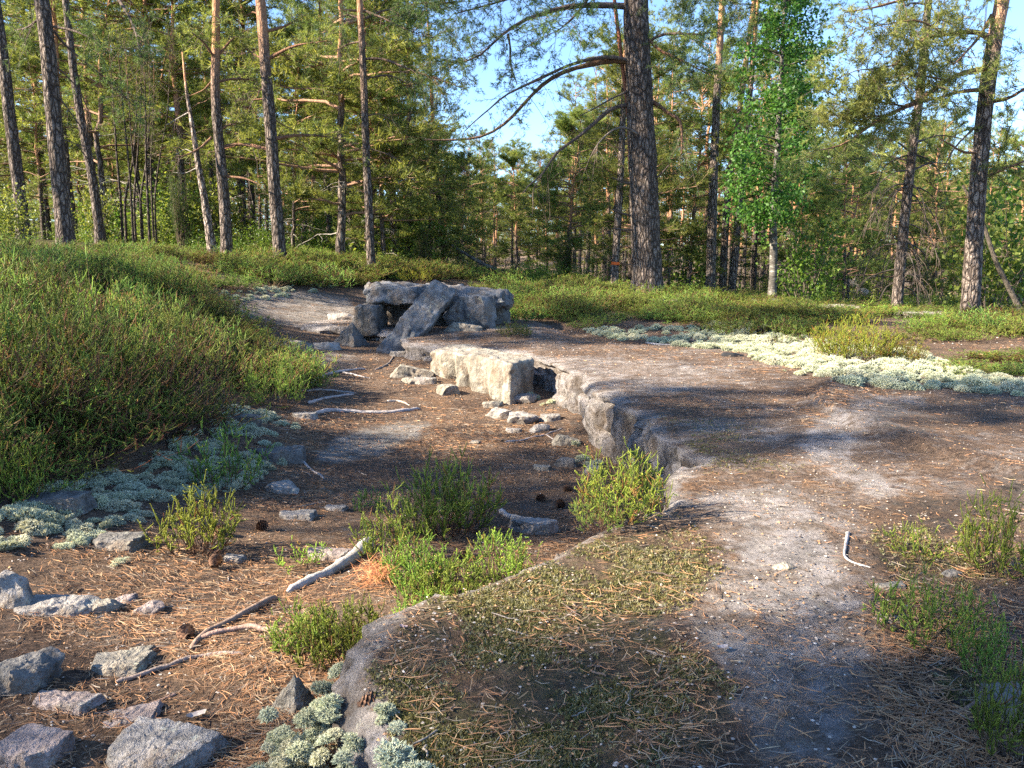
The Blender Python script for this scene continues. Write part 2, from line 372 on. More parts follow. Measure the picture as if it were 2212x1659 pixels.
def outline(P, step):
    P = np.array(P, float); Q = np.empty((2*len(P), 2)); nx = np.roll(P, -1, 0); Q[0::2] = .9*P+.1*nx; Q[1::2] = .1*P+.9*nx
    Q = np.r_[Q, Q[:1]]; L = np.r_[0, np.cumsum(np.linalg.norm(np.diff(Q, axis=0), axis=1))]
    t = [0]
    while t[-1] < L[-1]:
        c = np.array([np.interp(t[-1], L, Q[:, i]) for i in (0, 1)])
        st = step*max(1, np.hypot(*c)/2.0) if c[1] > .5 and -2.9 < c[0] < 1.2 and c[1] < 9.6 else .25
        t.append(t[-1]+st)
    t = np.array(t[:-1]); B = np.stack([np.interp(t, L, Q[:, i]) for i in (0, 1)], 1)
    tg = norm(np.roll(B, -1, 0)-np.roll(B, 1, 0)); nr = np.stack([tg[:, 1], -tg[:, 0]], 1)
    if ((B*np.roll(B[:, ::-1], -1, 0)*[1, -1]).sum()) < 0: nr = -nr
    sm = nr.copy()
    for _ in range(4): sm = norm(np.roll(sm, 1, 0)+sm+np.roll(sm, -1, 0))
    tt_ = t/.21+1.1*fbm2(B[:, 0], B[:, 1], 2.0, 2, 22); k0_ = np.floor(tt_).astype(np.int64); f_ = tt_-k0_; zz = np.zeros(len(k0_), np.int64)
    ja = hsh(k0_+900, zz, zz, 23)-.5; jb = hsh(k0_+901, zz, zz, 23)-.5; step_ = hsh(k0_+900, zz, zz, 24)-.5
    j = .05*(ja*(1-f_)+jb*f_) + .055*step_ + .012*fbm2(B[:, 0], B[:, 1], 9, 4, 21)
    return B + sm*j[:, None], sm
LB, LN = outline(LP, .010)
# which way is out
_c = LB + LN*.02
if inpoly(_c[:, 0], _c[:, 1], LB).mean() > .5: LN = -LN
VEIN = [(2.9, 6.05), (2.1, 5.2), (1.75, 4.5), (1.7, 3.7), (1.8, 3.1), (2.0, 2.65)]
def ledge_z(x, y):
    x = np.asarray(x, float); y = np.asarray(y, float)
    o = .1*sstep(8.2, 9.2, y)+.06*sstep(10, 12.5, y) - .03*sstep(1.8, 1.2, y)*sstep(.6, -.2, x)
    o = o + .016*fbm2(x, y, 1.3, 3, 31) + .006*fbm2(x, y, 9, 4, 32)
    d = segdist(x, y, VEIN, False)
    side = sstep(.0, .05, x-np.interp(y, [p[1] for p in VEIN[::-1]], [p[0] for p in VEIN[::-1]]))
    o = o + .045*np.exp(-(d/.28)**2)*side
    o = o - .22*sstep(3.6, 5.2, x) - .2*sstep(.0, 1, y-(7.9+.3*np.sin(x*2)))*sstep(.2, 1.2, x)
    return o
# raster of the ledge outline for quick tests
_gx, _gy = np.arange(-3.4, 6.2, .02), np.arange(-.5, 13.4, .02)
_X, _Y = np.meshgrid(_gx, _gy, indexing='ij'); _LM = inpoly(_X.ravel(), _Y.ravel(), LB[::4]).reshape(_X.shape)
def on_ledge(x, y):
    i = np.round((np.asarray(x)+3.4)/.02).astype(int); j = np.round((np.asarray(y)+.5)/.02).astype(int)
    ok = (i >= 0) & (i < len(_gx)) & (j >= 0) & (j < len(_gy))
    return np.where(ok, _LM[np.clip(i, 0, len(_gx)-1), np.clip(j, 0, len(_gy)-1)], False)
def H(x, y):
    x = np.atleast_1d(np.asarray(x, float)); y = np.atleast_1d(np.asarray(y, float))
    g = ground_z(x, y); m = on_ledge(x, y)
    if m.any():
        l = ledge_z(x[m], y[m]); g = g.copy(); g[m] = np.maximum(g[m], l)
    return g
def hit(px, py, far=90):
    d = rays(px, py); t = np.full(len(d), .6); done = np.zeros(len(d), bool)
    ts = np.geomspace(.6, far, 260); res = np.full(len(d), float(far)); prev = ts[0]
    for tt in ts:
        p = d*tt; z = CAMZ+p[:, 2]; h = H(p[:, 0], p[:, 1]); m = (~done) & (z <= h)
        if m.any():
            lo = np.full(m.sum(), prev); hi = np.full(m.sum(), tt); dd = d[m]
            for _ in range(8):
                mid = .5*(lo+hi); below = CAMZ+dd[:, 2]*mid <= H(dd[:, 0]*mid, dd[:, 1]*mid); hi = np.where(below, mid, hi); lo = np.where(below, lo, mid)
            res[m] = hi; done |= m
        prev = tt
        if done.all(): break
    P = np.array([0, 0, CAMZ])+d*res[:, None]; return P

# masks, drawn as outlines on the ground seen from the photograph and kept as colour of the ground itself
PATCH = [(677, 1000), (700, 950), (760, 925), (860, 908), (925, 912), (900, 950), (820, 985), (760, 1000)]
PATHROCK = [(470, 650), (520, 632), (650, 625), (760, 640), (775, 690), (700, 712), (600, 702), (520, 690)]
FARROCK = [(935, 590), (1010, 588), (1110, 600), (960, 605)]
TRENCHROCK = [(570, 760), (640, 745), (760, 760), (800, 800), (700, 815), (600, 800)]
BARE_R = [(1480, 1070), (1640, 1010), (1760, 1060), (1800, 1180), (1850, 1300), (1900, 1500), (1890, 1659), (1560, 1659), (1560, 1480), (1480, 1330), (1560, 1200)]
BARE_M = [(1020, 745), (1160, 762), (1400, 770), (1640, 790), (1500, 850), (1330, 880), (1250, 815), (1140, 775)]
BARE_V = [(1720, 950), (1800, 890), (1900, 845), (2040, 850), (1960, 900), (1900, 930), (1850, 1000), (1960, 1060), (1900, 1080), (1760, 1010)]
BARE_C = [(1400, 905), (1500, 890), (1700, 900), (1740, 960), (1600, 985), (1450, 970)]
MOSS_N = [(880, 1320), (1130, 1210), (1400, 1110), (1560, 1200), (1480, 1330), (1570, 1500), (1570, 1659), (950, 1659), (860, 1500), (780, 1400)]
def vis_px(x, y, z):
    px, py = proj(np.stack([x+.10*fbm2(x, y, 3, 3, 61), y+.16*fbm2(x, y, 3, 3, 62), z], 1)); return np.nan_to_num(px, nan=-9999), np.nan_to_num(py, nan=-9999)
def ledge_masks(x, y, z):
    px, py = vis_px(x, y, z)
    bare = np.maximum.reduce([soft(px, py, BARE_R, 60), .8*soft(px, py, BARE_M, 14), .95*soft(px, py, BARE_V, 12), .75*soft(px, py, BARE_C, 25), .95*soft(px, py, PATHROCK, 8)])
    bare = np.maximum(bare, .56)
    edge = sstep(.075, .015, segdist(x, y, LB[::6])+.03*fbm2(x, y, 9, 3, 63)); bare = np.maximum(bare, edge*1.15)
    moss = np.maximum.reduce([.74*soft(px, py, MOSS_N, 40), .5*soft(px, py, [(1450, 900), (1700, 930), (1720, 1000), (1500, 1010)], 30), .6*soft(px, py, [(1880, 1150), (2212, 1150), (2212, 1659), (2060, 1500), (1950, 1300)], 40)])
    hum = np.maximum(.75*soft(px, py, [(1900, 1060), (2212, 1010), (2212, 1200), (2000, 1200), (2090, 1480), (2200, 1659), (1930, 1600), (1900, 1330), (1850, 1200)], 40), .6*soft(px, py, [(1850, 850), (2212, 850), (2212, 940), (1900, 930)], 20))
    return np.stack([bare, np.where(bare > .7, moss*.8, moss)*(1-.8*edge), hum*(1-.8*edge), np.ones_like(x)], 1)
def ground_masks(x, y, z):
    px, py = vis_px(x, y, z)
    bare = np.maximum.reduce([soft(px, py, PATCH, 14), .9*soft(px, py, PATHROCK, 8), soft(px, py, FARROCK, 3), .7*soft(px, py, TRENCHROCK, 12)])
    bare = np.where(y > 0, bare, 0); bare = np.maximum(bare, .40*sstep(2.0, 1.4, np.abs(x+.4))*(y > 1.9)*(y < 8.5))
    moss = np.where(np.hypot(x, y) > 16, .55, 0)+.45*sstep(-2, -4, x)*(y > 1)
    hum = np.where((np.abs(x+.4) < 1.8) & (y < 8.5), .3, .45)
    return np.stack([bare, np.clip(moss, 0, 1), hum, np.ones_like(x)], 1)

def sharpen(o, deg=28):
    o.data.set_sharp_from_angle(angle=math.radians(deg))
def build_ground():
    th = np.r_[np.linspace(-.68, .68, 420), np.linspace(.68, 2*np.pi-.68, 110)[1:-1]]
    r = np.r_[0.25, np.geomspace(.5, 420, 330)]
    A, Rr = np.meshgrid(th, r, indexing='ij'); x = (Rr*np.sin(A)).ravel(); y = (Rr*np.cos(A)).ravel(); z = ground_z(x, y)
    inner = on_ledge(x, y) & (x > -.3) & (x < 3.3) & (y < 8.2)
    z = np.where(inner, np.minimum(z, ledge_z(x, y)-.12), z)
    n, m = len(th), len(r); idx = np.arange(n*m).reshape(n, m)
    a = idx; b = np.roll(idx, -1, 0); Q = np.stack([a[:, :-1], a[:, 1:], b[:, 1:], b[:, :-1]], -1).reshape(-1, 4)
    mb = MB(); V = np.stack([x, y, z], 1); V = np.r_[V, [[0, 0, float(z[:m].min())-.02]]]
    C = ground_masks(V[:, 0], V[:, 1], V[:, 2]); c0 = n*m
    T = np.stack([np.full(n, c0), idx[:, 0], np.roll(idx[:, 0], -1)], 1)
    mb.add(V, T, Q, C); o = mb.obj('ground', M_GROUND, attr='mask')
    tag(o, 'brown forest floor of needle litter rising to a heather bank', 'ground', kind='structure')
build_ground()

def build_ledge():
    n = len(LB); rgl = R(5)
    # interior points of the top, denser towards the photograph's side
    pts = []
    for k_ in range(1):
        th = rgl.uniform(-.75, .75, 15000); rr = np.exp(rgl.uniform(np.log(1.0), np.log(13), 15000)); pts.append(np.stack([rr*np.sin(th), rr*np.cos(th)], 1))
        pts.append(np.stack([rgl.uniform(-.4, 6, 1500), rgl.uniform(-2, 12, 1500)], 1))
    # thin out too-close points with a log-polar grid
    P = np.concatenate(pts); P = P[inpoly(P[:, 0], P[:, 1], LB[::4])]
    d = segdist(P[:, 0], P[:, 1], LB[::2]); P = P[d > .012*np.maximum(1, np.hypot(P[:, 0], P[:, 1])/2)]
    lr = np.round(np.log(np.hypot(P[:, 0], P[:, 1])+.2)/.011).astype(int); la = np.round(np.arctan2(P[:, 0], P[:, 1])/.011).astype(int)
    _, ui = np.unique(lr*100000+la, return_index=True); P = P[ui]
    inn = LB - LN*.012
    allp = np.r_[LB, P]
    res = mgeo.delaunay_2d_cdt([Vector((float(a), float(b))) for a, b in allp], [], [list(range(n))], 1, 1e-6)
    V2 = np.array([tuple(v) for v in res[0]]); faces = np.array(res[2])
    # boundary vertices keep their order: map by original index
    back = {}
    for i, oi in enumerate(res[3]):
        for q in oi: back[q] = i
    bidx = np.array([back[i] for i in range(n)])
    z = ledge_z(V2[:, 0], V2[:, 1])
    dist = segdist(V2[:, 0], V2[:, 1], LB[::2])
    rim = .016*(1-sstep(0, .045, dist))**2*(1+.6*fbm2(V2[:, 0], V2[:, 1], 5, 2, 41))
    z = z - rim - .008*np.abs(fbm2(V2[:, 0], V2[:, 1], 22, 3, 42))
    top = np.c_[V2, z]
    a_, b_, c_ = top[faces[:, 0]], top[faces[:, 1]], top[faces[:, 2]]
    fl = np.cross(b_-a_, c_-a_)[:, 2] < 0; faces[fl] = faces[fl][:, ::-1]
    # sides
    dep = np.r_[.008, .018, .03, .045, np.linspace(.062, .42, 20), .5]; out = np.interp(dep, [0, .01, .02, .055, .12, .2, .55], [0, .006, .010, .013, .016, .016, .0])
    rows = [np.arange(len(top))[bidx]]; V = [top]; base = len(top)
    ztop = z[bidx]
    s = np.r_[0, np.cumsum(np.linalg.norm(np.diff(LB, axis=0), axis=1))]
    zz0 = np.zeros(n, np.int64)
    for dd, oo in zip(dep, out):
        p3 = np.c_[LB*[1, 1], ztop-dd]
        fl_ = fbm(np.stack([s*5.5, dd*2.0+0*s, 0*s], 1), 4, 51)
        rough = fbm(p3*13, 4, 52); big = fbm(p3*np.array([3.5, 3.5, 5]), 3, 53)
        sj = s/.34+.5*fbm(np.stack([s*2.2, dd*4+0*s, 0*s], 1), 2, 54); dj = dd/.17+.8*vnoise(np.stack([np.floor(sj)*7.3, 0*s, 0*s], 1), 55)
        fc_ = hsh(np.floor(sj).astype(np.int64)+500, np.floor(dj).astype(np.int64)+500, np.zeros(n, np.int64), 56)-.5
        gv = np.exp(-(np.minimum(sj-np.floor(sj), 1-(sj-np.floor(sj)))/.045)**2)*(hsh(np.floor(sj+.5).astype(np.int64)+500, zz0, zz0, 57) > .4); gh = np.exp(-(np.minimum(dj-np.floor(dj), 1-(dj-np.floor(dj)))/.10)**2)*(hsh(np.floor(sj).astype(np.int64)+500, np.floor(dj+.5).astype(np.int64)+500, zz0, 58) > .45)
        oo = oo - .05*gv*sstep(.0, .05, dd) - .035*gh*sstep(.03, .06, dd)
        off = oo + sstep(.012, .05, dd)*(.03*fl_+.026*rough+.035*big+.085*fc_) + .008*rough
        off = off - .04*sstep(.3, .5, dd)
        q = LB + LN*off[:, None]
        rows.append(base+np.arange(n)); base += n; V.append(np.c_[q, ztop-dd+.012*rough])
    Q = []
    for r0, r1 in zip(rows[:-1], rows[1:]):
        Q.append(np.stack([r0, r1, np.roll(r1, -1), np.roll(r0, -1)], 1))
    Q = np.concatenate(Q); V = np.concatenate(V)
    fc = V[Q].mean(1); nn = np.cross(V[Q[:, 1]]-V[Q[:, 0]], V[Q[:, 2]]-V[Q[:, 0]])
    k0 = Q[:n]; g = (nn[:n, :2]*LN).sum(1).mean()
    if g < 0: Q = Q[:, ::-1]
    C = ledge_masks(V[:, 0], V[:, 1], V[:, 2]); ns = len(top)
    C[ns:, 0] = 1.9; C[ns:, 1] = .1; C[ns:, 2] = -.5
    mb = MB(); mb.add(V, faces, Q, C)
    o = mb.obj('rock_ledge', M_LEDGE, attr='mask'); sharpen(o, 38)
    tag(o, 'long flat granite ledge with a broken step along the hollow', 'rock ledge', kind='structure')
build_ledge()

# ------------------------------------------------------------------ stones
def ico(level):
    import bmesh
    bm = bmesh.new(); bmesh.ops.create_icosphere(bm, subdivisions=level, radius=1)
    V = np.array([v.co[:] for v in bm.verts]); T = np.array([[v.index for v in f.verts] for f in bm.faces]); bm.free(); return norm(V), T
ICO = {i: ico(i) for i in (2, 3, 4, 5)}
def rock_mb(dims, seed, level=4, rot=0, tilt=(0, 0), planes=None, nplanes=11, rough=1.0):
    rg = R(seed); D, T = ICO[level]
    if planes is None:
        n = norm(rg.standard_normal((nplanes, 3))); d = rg.uniform(.72, 1, nplanes)
        n = np.r_[n, [[0, 0, 1], [0, 0, -1]]]; d = np.r_[d, .8, .7]
    else:
        pl = np.array(planes, float); n = norm(pl[:, :3]); d = pl[:, 3]
    dot = D@n.T; r = np.where(dot > 1e-3, d[None]/np.maximum(dot, 1e-3), 1e9).min(1); r = np.minimum(r, 1.5)
    V = D*r[:, None]
    m = np.cbrt(np.prod(dims)); V = V*np.array(dims)/1.7
    V = V + D*(m*rough*(.06*fbm(V/m*2.5+seed, 3, seed % 97)+.05*fbm(V/m*7+seed, 4, seed % 89)+.02*fbm(V/m*22, 3, seed % 83)))[:, None]
    cx, sx, cyy, sy, cz, sz = math.cos(tilt[0]), math.sin(tilt[0]), math.cos(tilt[1]), math.sin(tilt[1]), math.cos(rot), math.sin(rot)
    M = np.array([[cz, -sz, 0], [sz, cz, 0], [0, 0, 1]])@np.array([[cyy, 0, sy], [0, 1, 0], [-sy, 0, cyy]])@np.array([[1, 0, 0], [0, cx, -sx], [0, sx, cx]])
    V = V@M.T
    mb = MB(); mb.add(V, T); return mb
def sharpen(o, deg=28):
    o.data.set_sharp_from_angle(angle=math.radians(deg))
def rock(px, pb, wpx, hpx, label, m=M_GREY, seed=1, name='rock', depth=.75, level=4, rot=None, planes=None, sink=.2, tilt=(0, 0), rough=1.0, cat='rock', group=None, up=.72):
    """a stone whose base is seen at (px, pb), about wpx wide and hpx tall in the photograph"""
    P = hit(px, pb)[0]; dpt = P[1]*cp - (P[2]-CAMZ)*sp
    wd = wpx*dpt/F*.92; ht = hpx*dpt/F*.9; dp = wd*depth
    ht = max(ht - dp*.5*(CAMZ-P[2])/max(P[1], .5), ht*.4)
    mb = rock_mb((wd*.98, dp*.98, ht*1.7), seed, level, (seed*1.7 % 6.28) if rot is None and False else (rot or 0), tilt, planes, rough=rough)
    Vz = mb.V[0]; zmin = Vz[:, 2].min()
    c = np.array([P[0], P[1]+dp*.38, 0]); gz = H(c[0], c[1])[0]; gz = min(gz, P[2]+.05)
    o = mb.obj(name, m); zmx = Vz[:, 2].max(); o.location = (c[0], c[1], gz + ht*up - zmx)
    sharpen(o); return tag(o, label, cat, group)
PYR = [(-.8, -.6, .45, .5), (.75, -.65, .4, .5), (.3, .8, .35, .55), (0, 0, -1, .6), (-.2, .9, .5, .6)]
WEDGE = [(0, -1, .15, .6), (.35, 0, 1, .5), (-1, 0, .6, .75), (1, 0, -.1, .9), (0, 1, .2, .7), (0, 0, -1, .5)]
SLABP = [(0, 0, 1, .55), (.1, -1, .25, .75), (-1, -.2, .2, .85), (1, -.15, .1, .85), (0, 1, .1, .8), (0, 0, -1, .5), (-.7, -.7, .1, .85)]
BLOCKP = [(0, -1, .1, .72), (-1, .1, .05, .78), (1, .1, 0, .78), (0, 0, 1, .75), (0, 1, 0, .75), (0, 0, -1, .6), (.7, -.7, .2, .85)]
for a in [
 # near left
 (95, 1103, 140, 60, 'low dark grey boulder under the heather at the left', M_DARK, 11, .7, SLABP),
 (238, 1188, 110, 48, 'smooth blue-grey stone beside the bright green heather tuft', M_DARK, 12, .8, SLABP),
 (120, 1328, 150, 58, 'rough pinkish-grey stone with a dark underside in the left litter', M_GREY, 13, .7, None),
 (14, 1305, 66, 105, 'tall grey rock cut by the left edge above the rough stone', M_GREY, 14, 1.0, None),
 (218, 1322, 64, 46, 'knobbly cream-coloured stone right of the rough pinkish one', M_PALE, 15, .8, None),
 (270, 1302, 46, 26, 'small orange-pink chip of stone behind the cream one', M_PINK, 16, .8, None),
 (312, 1325, 56, 32, 'small pink stone half hidden in sunlit needles', M_PINK, 17, .8, None),
 (22, 1500, 130, 118, 'large mottled grey boulder at the left edge', M_DARK, 18, 1.0, None),
 (240, 1455, 124, 52, 'flat buff stone with a clean split top among needles', M_PALE, 19, .8, SLABP),
 (288, 1420, 60, 30, 'rounded pale stone behind the flat buff one', M_PALE, 20, .8, None),
 (120, 1535, 150, 46, 'long flat mauve stone lying in the litter', M_PINK, 21, .5, SLABP),
 (38, 1665, 160, 110, 'pink granite block in the bottom left corner', M_PINK, 22, .9, BLOCKP),
 (310, 1668, 240, 110, 'big blue-grey lichen-spotted slab at the bottom of the hollow', M_GREY, 23, .8, SLABP),
 (250, 1568, 150, 30, 'sunken pinkish stone behind the big lichen-spotted slab', M_PINK, 24, .6, SLABP),
 (632, 1545, 96, 92, 'pointed three-sided grey stone standing by the near ledge', M_PALE, 25, .7, PYR),
 (606, 1064, 60, 34, 'small round grey stone at the foot of the lichen slope', M_GREY, 26, .8, None),
 (636, 1122, 80, 26, 'thin pale slab chip in the middle of the hollow', M_GREY, 27, .7, SLABP),
 (722, 1104, 50, 16, 'narrow pale flake near the sparse heather sprigs', M_GREY, 28, .7, SLABP),
 (700, 1210, 100, 34, 'low pinkish stone behind the old grey log', M_PINK, 29, .7, SLABP),
 (500, 1215, 50, 22, 'flat grey stone right of the bright green heather tuft', M_GREY, 30, .7, SLABP),
 (1150, 1155, 110, 52, 'lichen-grey rock edge behind the sprigs near the ledge', M_GREY, 31, .5, SLABP),
 # the hollow
 (756, 748, 80, 46, 'dark angular rock left of the leaning slab', M_DARK, 32, .8, PYR),
 (704, 756, 42, 24, 'small blue-grey rock left of the dark angular one', M_GREY, 33, .8, None),
 (622, 756, 76, 30, 'rounded grey rock at the right edge of the heather bank', M_DARK, 34, .8, None),
 (888, 816, 98, 38, 'pale wedge-shaped rock in front of the ledge end', M_PALE, 35, .6, WEDGE),
 (916, 830, 52, 22, 'flat mossy stone below the pale wedge-shaped rock', M_GREY, 36, .7, SLABP),
 (886, 828, 34, 16, 'small brown stone below the pale wedge-shaped rock', M_PALE, 37, .7, None),
 (968, 853, 50, 32, 'brown stone leaning on the sunlit block', M_PALE, 38, .8, None),
 (1078, 905, 52, 34, 'grey stone under the right end of the sunlit block', M_GREY, 39, .8, None),
 (1124, 914, 68, 34, 'dark pinkish stone in the hollow beside the ledge wall', M_GREY, 40, .7, None),
 (1192, 910, 46, 22, 'flat pale stone tucked against the ledge wall', M_GREY, 41, .7, SLABP),
 (1168, 932, 40, 22, 'small stone with a white top in the hollow', M_GREY, 42, .7, None),
 (1224, 963, 64, 34, 'tan angular stone at the foot of the ledge wall', M_PALE, 43, .7, WEDGE),
 (1222, 1009, 48, 30, 'dark lumpy stone below the tan angular one', M_DARK, 44, .8, None),
 (1280, 1027, 46, 28, 'grey-brown stone nearest the heather by the notch', M_GREY, 45, .8, None),
 (1172, 1016, 40, 16, 'thin white flake in the hollow litter', M_PALE, 46, .7, SLABP),
 (1025, 958, 22, 11, 'tiny rounded blue stone in the hollow litter', M_DARK, 47, .8, None),
 (600, 1000, 110, 46, 'blue-grey rock showing through the lichen slope', M_DARK, 48, .6, SLABP),
 (525, 918, 60, 34, 'dark rock lump at the top of the lichen slope', M_DARK, 49, .7, None),
 (655, 905, 56, 20, 'low grey rock beside the long root', M_GREY, 50, .6, SLABP),
 (1000, 715, 84, 26, 'pale sunlit wedge of rock under the slab table', M_PALE, 51, .6, WEDGE),
 (505, 695, 60, 36, 'grey broken rock edge of the bare path', M_GREY, 52, .8, BLOCKP),
 (738, 690, 60, 22, 'bluish rubble stone left of the block under the slab table', M_GREY, 53, .7, None),
 (30, 592, 90, 22, 'cream rock showing in the heather on the hill', M_PALE, 54, .8, None),
 (1700, 1228, 44, 18, 'small tan pebble by the forked stick', M_PALE, 55, .7, None),
 (1922, 1340, 44, 22, 'rust-brown stone beside the bare pale rock', M_PINK, 56, .8, None),
 (2060, 1245, 36, 22, 'small grey-violet stone among the low heather', M_DARK, 57, .8, None),
 (1930, 1276, 70, 22, 'white quartz splinter at the edge of the low heather', M_PALE, 58, .4, SLABP),
 (2200, 1560, 120, 110, 'grey boulder half hidden by heather at the right edge', M_DARK, 59, .9, BLOCKP),
 (1465, 668, 110, 30, 'low grey rock in the heather right of the thick pine', M_GREY, 60, .8, SLABP),
 (1650, 660, 90, 20, 'flat pale rock beside the foot of the birch', M_PALE, 61, .8, SLABP),
 (1800, 672, 170, 22, 'long low rock with lichen behind the yellow heather', M_PALE, 62, .6, SLABP),
 (2010, 690, 120, 26, 'grey rock hump between the dead spruce and the right pine', M_GREY, 63, .8, SLABP),
 (2185, 715, 90, 24, 'grey-pink rock at the foot of the leaning dead trunk', M_PINK, 64, .8, SLABP),
 (830, 585, 60, 20, 'whitish rock behind the glowing yellow heather', M_PALE, 65, .8, SLABP),
 (1140, 868, 50, 22, 'small stone wedged in the gap behind the sunlit block', M_GREY, 66, .8, None),
 (1060, 880, 40, 18, 'flat brown stone under the sunlit block corner', M_PALE, 67, .8, None),
 (860, 770, 40, 16, 'thin broken stone at the foot of the leaning slab', M_GREY, 68, .7, SLABP),
 (1110, 935, 36, 14, 'small flat stone in the needles of the hollow', M_GREY, 69, .7, SLABP),
]:
    lv = 5 if a[2] > 120 else 4 if a[2] > 55 else 3
    rock(a[0], a[1], a[2], a[3], a[4], a[5], a[6], 'rock' if a[2] > 60 else 'stone', a[7], lv, planes=a[8], rot=((a[6]*.7) % .8)-.4, up=1.3 if a[8] is PYR else .8, cat='rock' if a[2] > 60 else 'stone')

def hexa(corners, res, m, name, label, cat, rough=.02, seed=1, k=12, disp=None, origin=None):
    """corners: 8 points, index = x + 2*y + 4*z with x,y,z in 0,1; a rough stone block with worn edges"""
    C = np.array(corners, float); mb = MB(); n = res
    for ax in range(3):
        for sd_ in (-1, 1):
            u = np.linspace(-1, 1, n[(ax+1) % 3]+1); v = np.linspace(-1, 1, n[(ax+2) % 3]+1); U, Vv = np.meshgrid(u, v, indexing='ij')
            p = np.zeros((U.size, 3)); p[:, ax] = sd_; p[:, (ax+1) % 3] = U.ravel(); p[:, (ax+2) % 3] = Vv.ravel()
            q = p/((np.abs(p)**k).sum(1, keepdims=True))**(1/k); t = (q+1)/2
            wgt = np.stack([np.prod([t[:, i] if (c >> i) & 1 else 1-t[:, i] for i in range(3)], axis=0) for c in range(8)], 1)
            P = wgt@C
            nv = np.stack([fbm(P*4+seed, 4, seed), fbm(P*4+seed+50, 4, seed+1), fbm(P*4+seed+90, 4, seed+2)], 1)
            nf = np.stack([fbm(P*17+seed, 3, seed+3), fbm(P*17+50, 3, seed+4), fbm(P*17+90, 3, seed+5)], 1)
            fr = np.floor(P*np.array([5.1, 5.1, 6.3])+1.2*nv).astype(np.int64)+300; fcv = np.stack([hsh(fr[:, 0], fr[:, 1], fr[:, 2], seed+q_)-.5 for q_ in range(3)], 1)
            P = P + rough*nv*2.0 + rough*.8*nf + rough*.55*fcv
            if disp: P = disp(P, p)
            a, b = U.shape; idx = np.arange(a*b).reshape(a, b); Q = np.stack([idx[:-1, :-1], idx[1:, :-1], idx[1:, 1:], idx[:-1, 1:]], -1).reshape(-1, 4)
            if sd_ < 0: Q = Q[:, ::-1]
            mb.add(P, None, Q)
    og = C.mean(0) if origin is None else origin
    return tag(mb.obj(name, m, origin=og), label, cat)
def box8(o, a, b, c): o, a, b, c = map(np.array, (o, a, b, c)); return [o+(i & 1)*a+((i >> 1) & 1)*b+((i >> 2) & 1)*c for i in range(8)]

# the sunlit block: front face fluted by old drill marks
B0, B1, B2, B3 = np.array([-.79, 7.28]), np.array([-.02, 6.25]), np.array([.20, 6.62]), np.array([-.48, 7.78])
fdir = (B1-B0)/np.linalg.norm(B1-B0); fn = np.array([-fdir[1], fdir[0]]); fn = fn if fn[0] < 0 else -fn
def flute(P, p):
    s = (P[:, :2]-B0)@fdir; L = np.linalg.norm(B1-B0); dn = (P[:, :2]-B0)@fn; front = np.exp(-(np.maximum(0, -dn)/.07)**2)*((P[:, 2] < .1))
    ph = s/L*4.6 + .75*fbm(np.stack([s*2.6, P[:, 2]*2.2, 0*s], 1), 3, 77)+.35*P[:, 2]
    f = np.abs(np.mod(ph, 1)-.5)*2; g = (-.06*(f**3)+.02*(1-f))*(.35+1.3*np.clip(.5+1.4*fbm(np.stack([s*1.9, P[:, 2]*2.5, 0*s+4], 1), 2, 79), 0, 1))
    g = g + .02*fbm(np.stack([s*14, P[:, 2]*5, 0*s], 1), 4, 78)
    o = P.copy(); o[:, :2] += fn*(g*front)[:, None]; return o
zt = .035
hexa([(*B0, -.5), (*B1, -.5), (*B3, -.5), (*B2, -.5), (B0[0], B0[1], zt), (B1[0]+.03, B1[1]+.03, zt-.01), (B3[0], B3[1], zt+.01), (B2[0], B2[1], zt+.0)], (64, 30, 34), M_PALE, 'stone_block', 'sunlit pale block with upright grooves split off the ledge', 'stone block', .016, 5, 16, flute)
# slab table: lintel, leaning slab, supports, stones added to darken the hollow
hexa([(-1.74, 9.1, .37), (.01, 9.15, .31), (-1.7, 10.2, .36), (.05, 10.1, .33), (-1.79, 9.16, .60), (-.16, 9.25, .53), (-1.7, 10.2, .58), (-.05, 10.1, .53)], (64, 34, 16), M_SLAB, 'stone_slab', 'long thick capstone lying across the low stone table', 'stone slab', .036, 9, 9)
A0, A1 = np.array([-1.34, 8.33, -.15]), np.array([-.80, 9.02, .57]); ax_ = A1-A0; an_ = ax_/np.linalg.norm(ax_)
wd_ = np.array([.9, -.1, -.48]); wd_ -= an_*(wd_@an_); wd_ /= np.linalg.norm(wd_); th_ = np.cross(an_, wd_)
if th_[1] < 0: th_ = -th_
W2 = .31
hexa(box8(A0-wd_*W2/2-an_*.05, wd_*W2, th_*.15, ax_*1.08), (22, 10, 56), M_SLAB, 'leaning_slab', 'narrow grey slab leaning diagonally against the capstone', 'stone slab', .018, 14, 12)
hexa([(-1.90, 9.0, .0), (-1.53, 8.95, .0), (-1.86, 9.4, .0), (-1.5, 9.4, .0), (-1.84, 9.03, .36), (-1.55, 9.0, .355), (-1.82, 9.4, .37), (-1.52, 9.4, .37)], (18, 18, 18), M_DARK, 'support_or_filler_stone', 'squat block under the left end of the capstone', 'stone block', .02, 19, 10)
rock(1012, 708, 84, 66, 'tilted angular block under the right half of the capstone', M_SLAB, 23, 'support_or_filler_stone', .8, 5, .3, None, cat='stone block', up=1.25)
rock(1085, 672, 60, 40, 'dark stone added to darken the hollow under the right end of the capstone', M_DARK, 27, 'support_or_filler_stone', .8, 4, .1, BLOCKP, cat='stone block', up=1.0)  # added where the hollow is only dark with shade
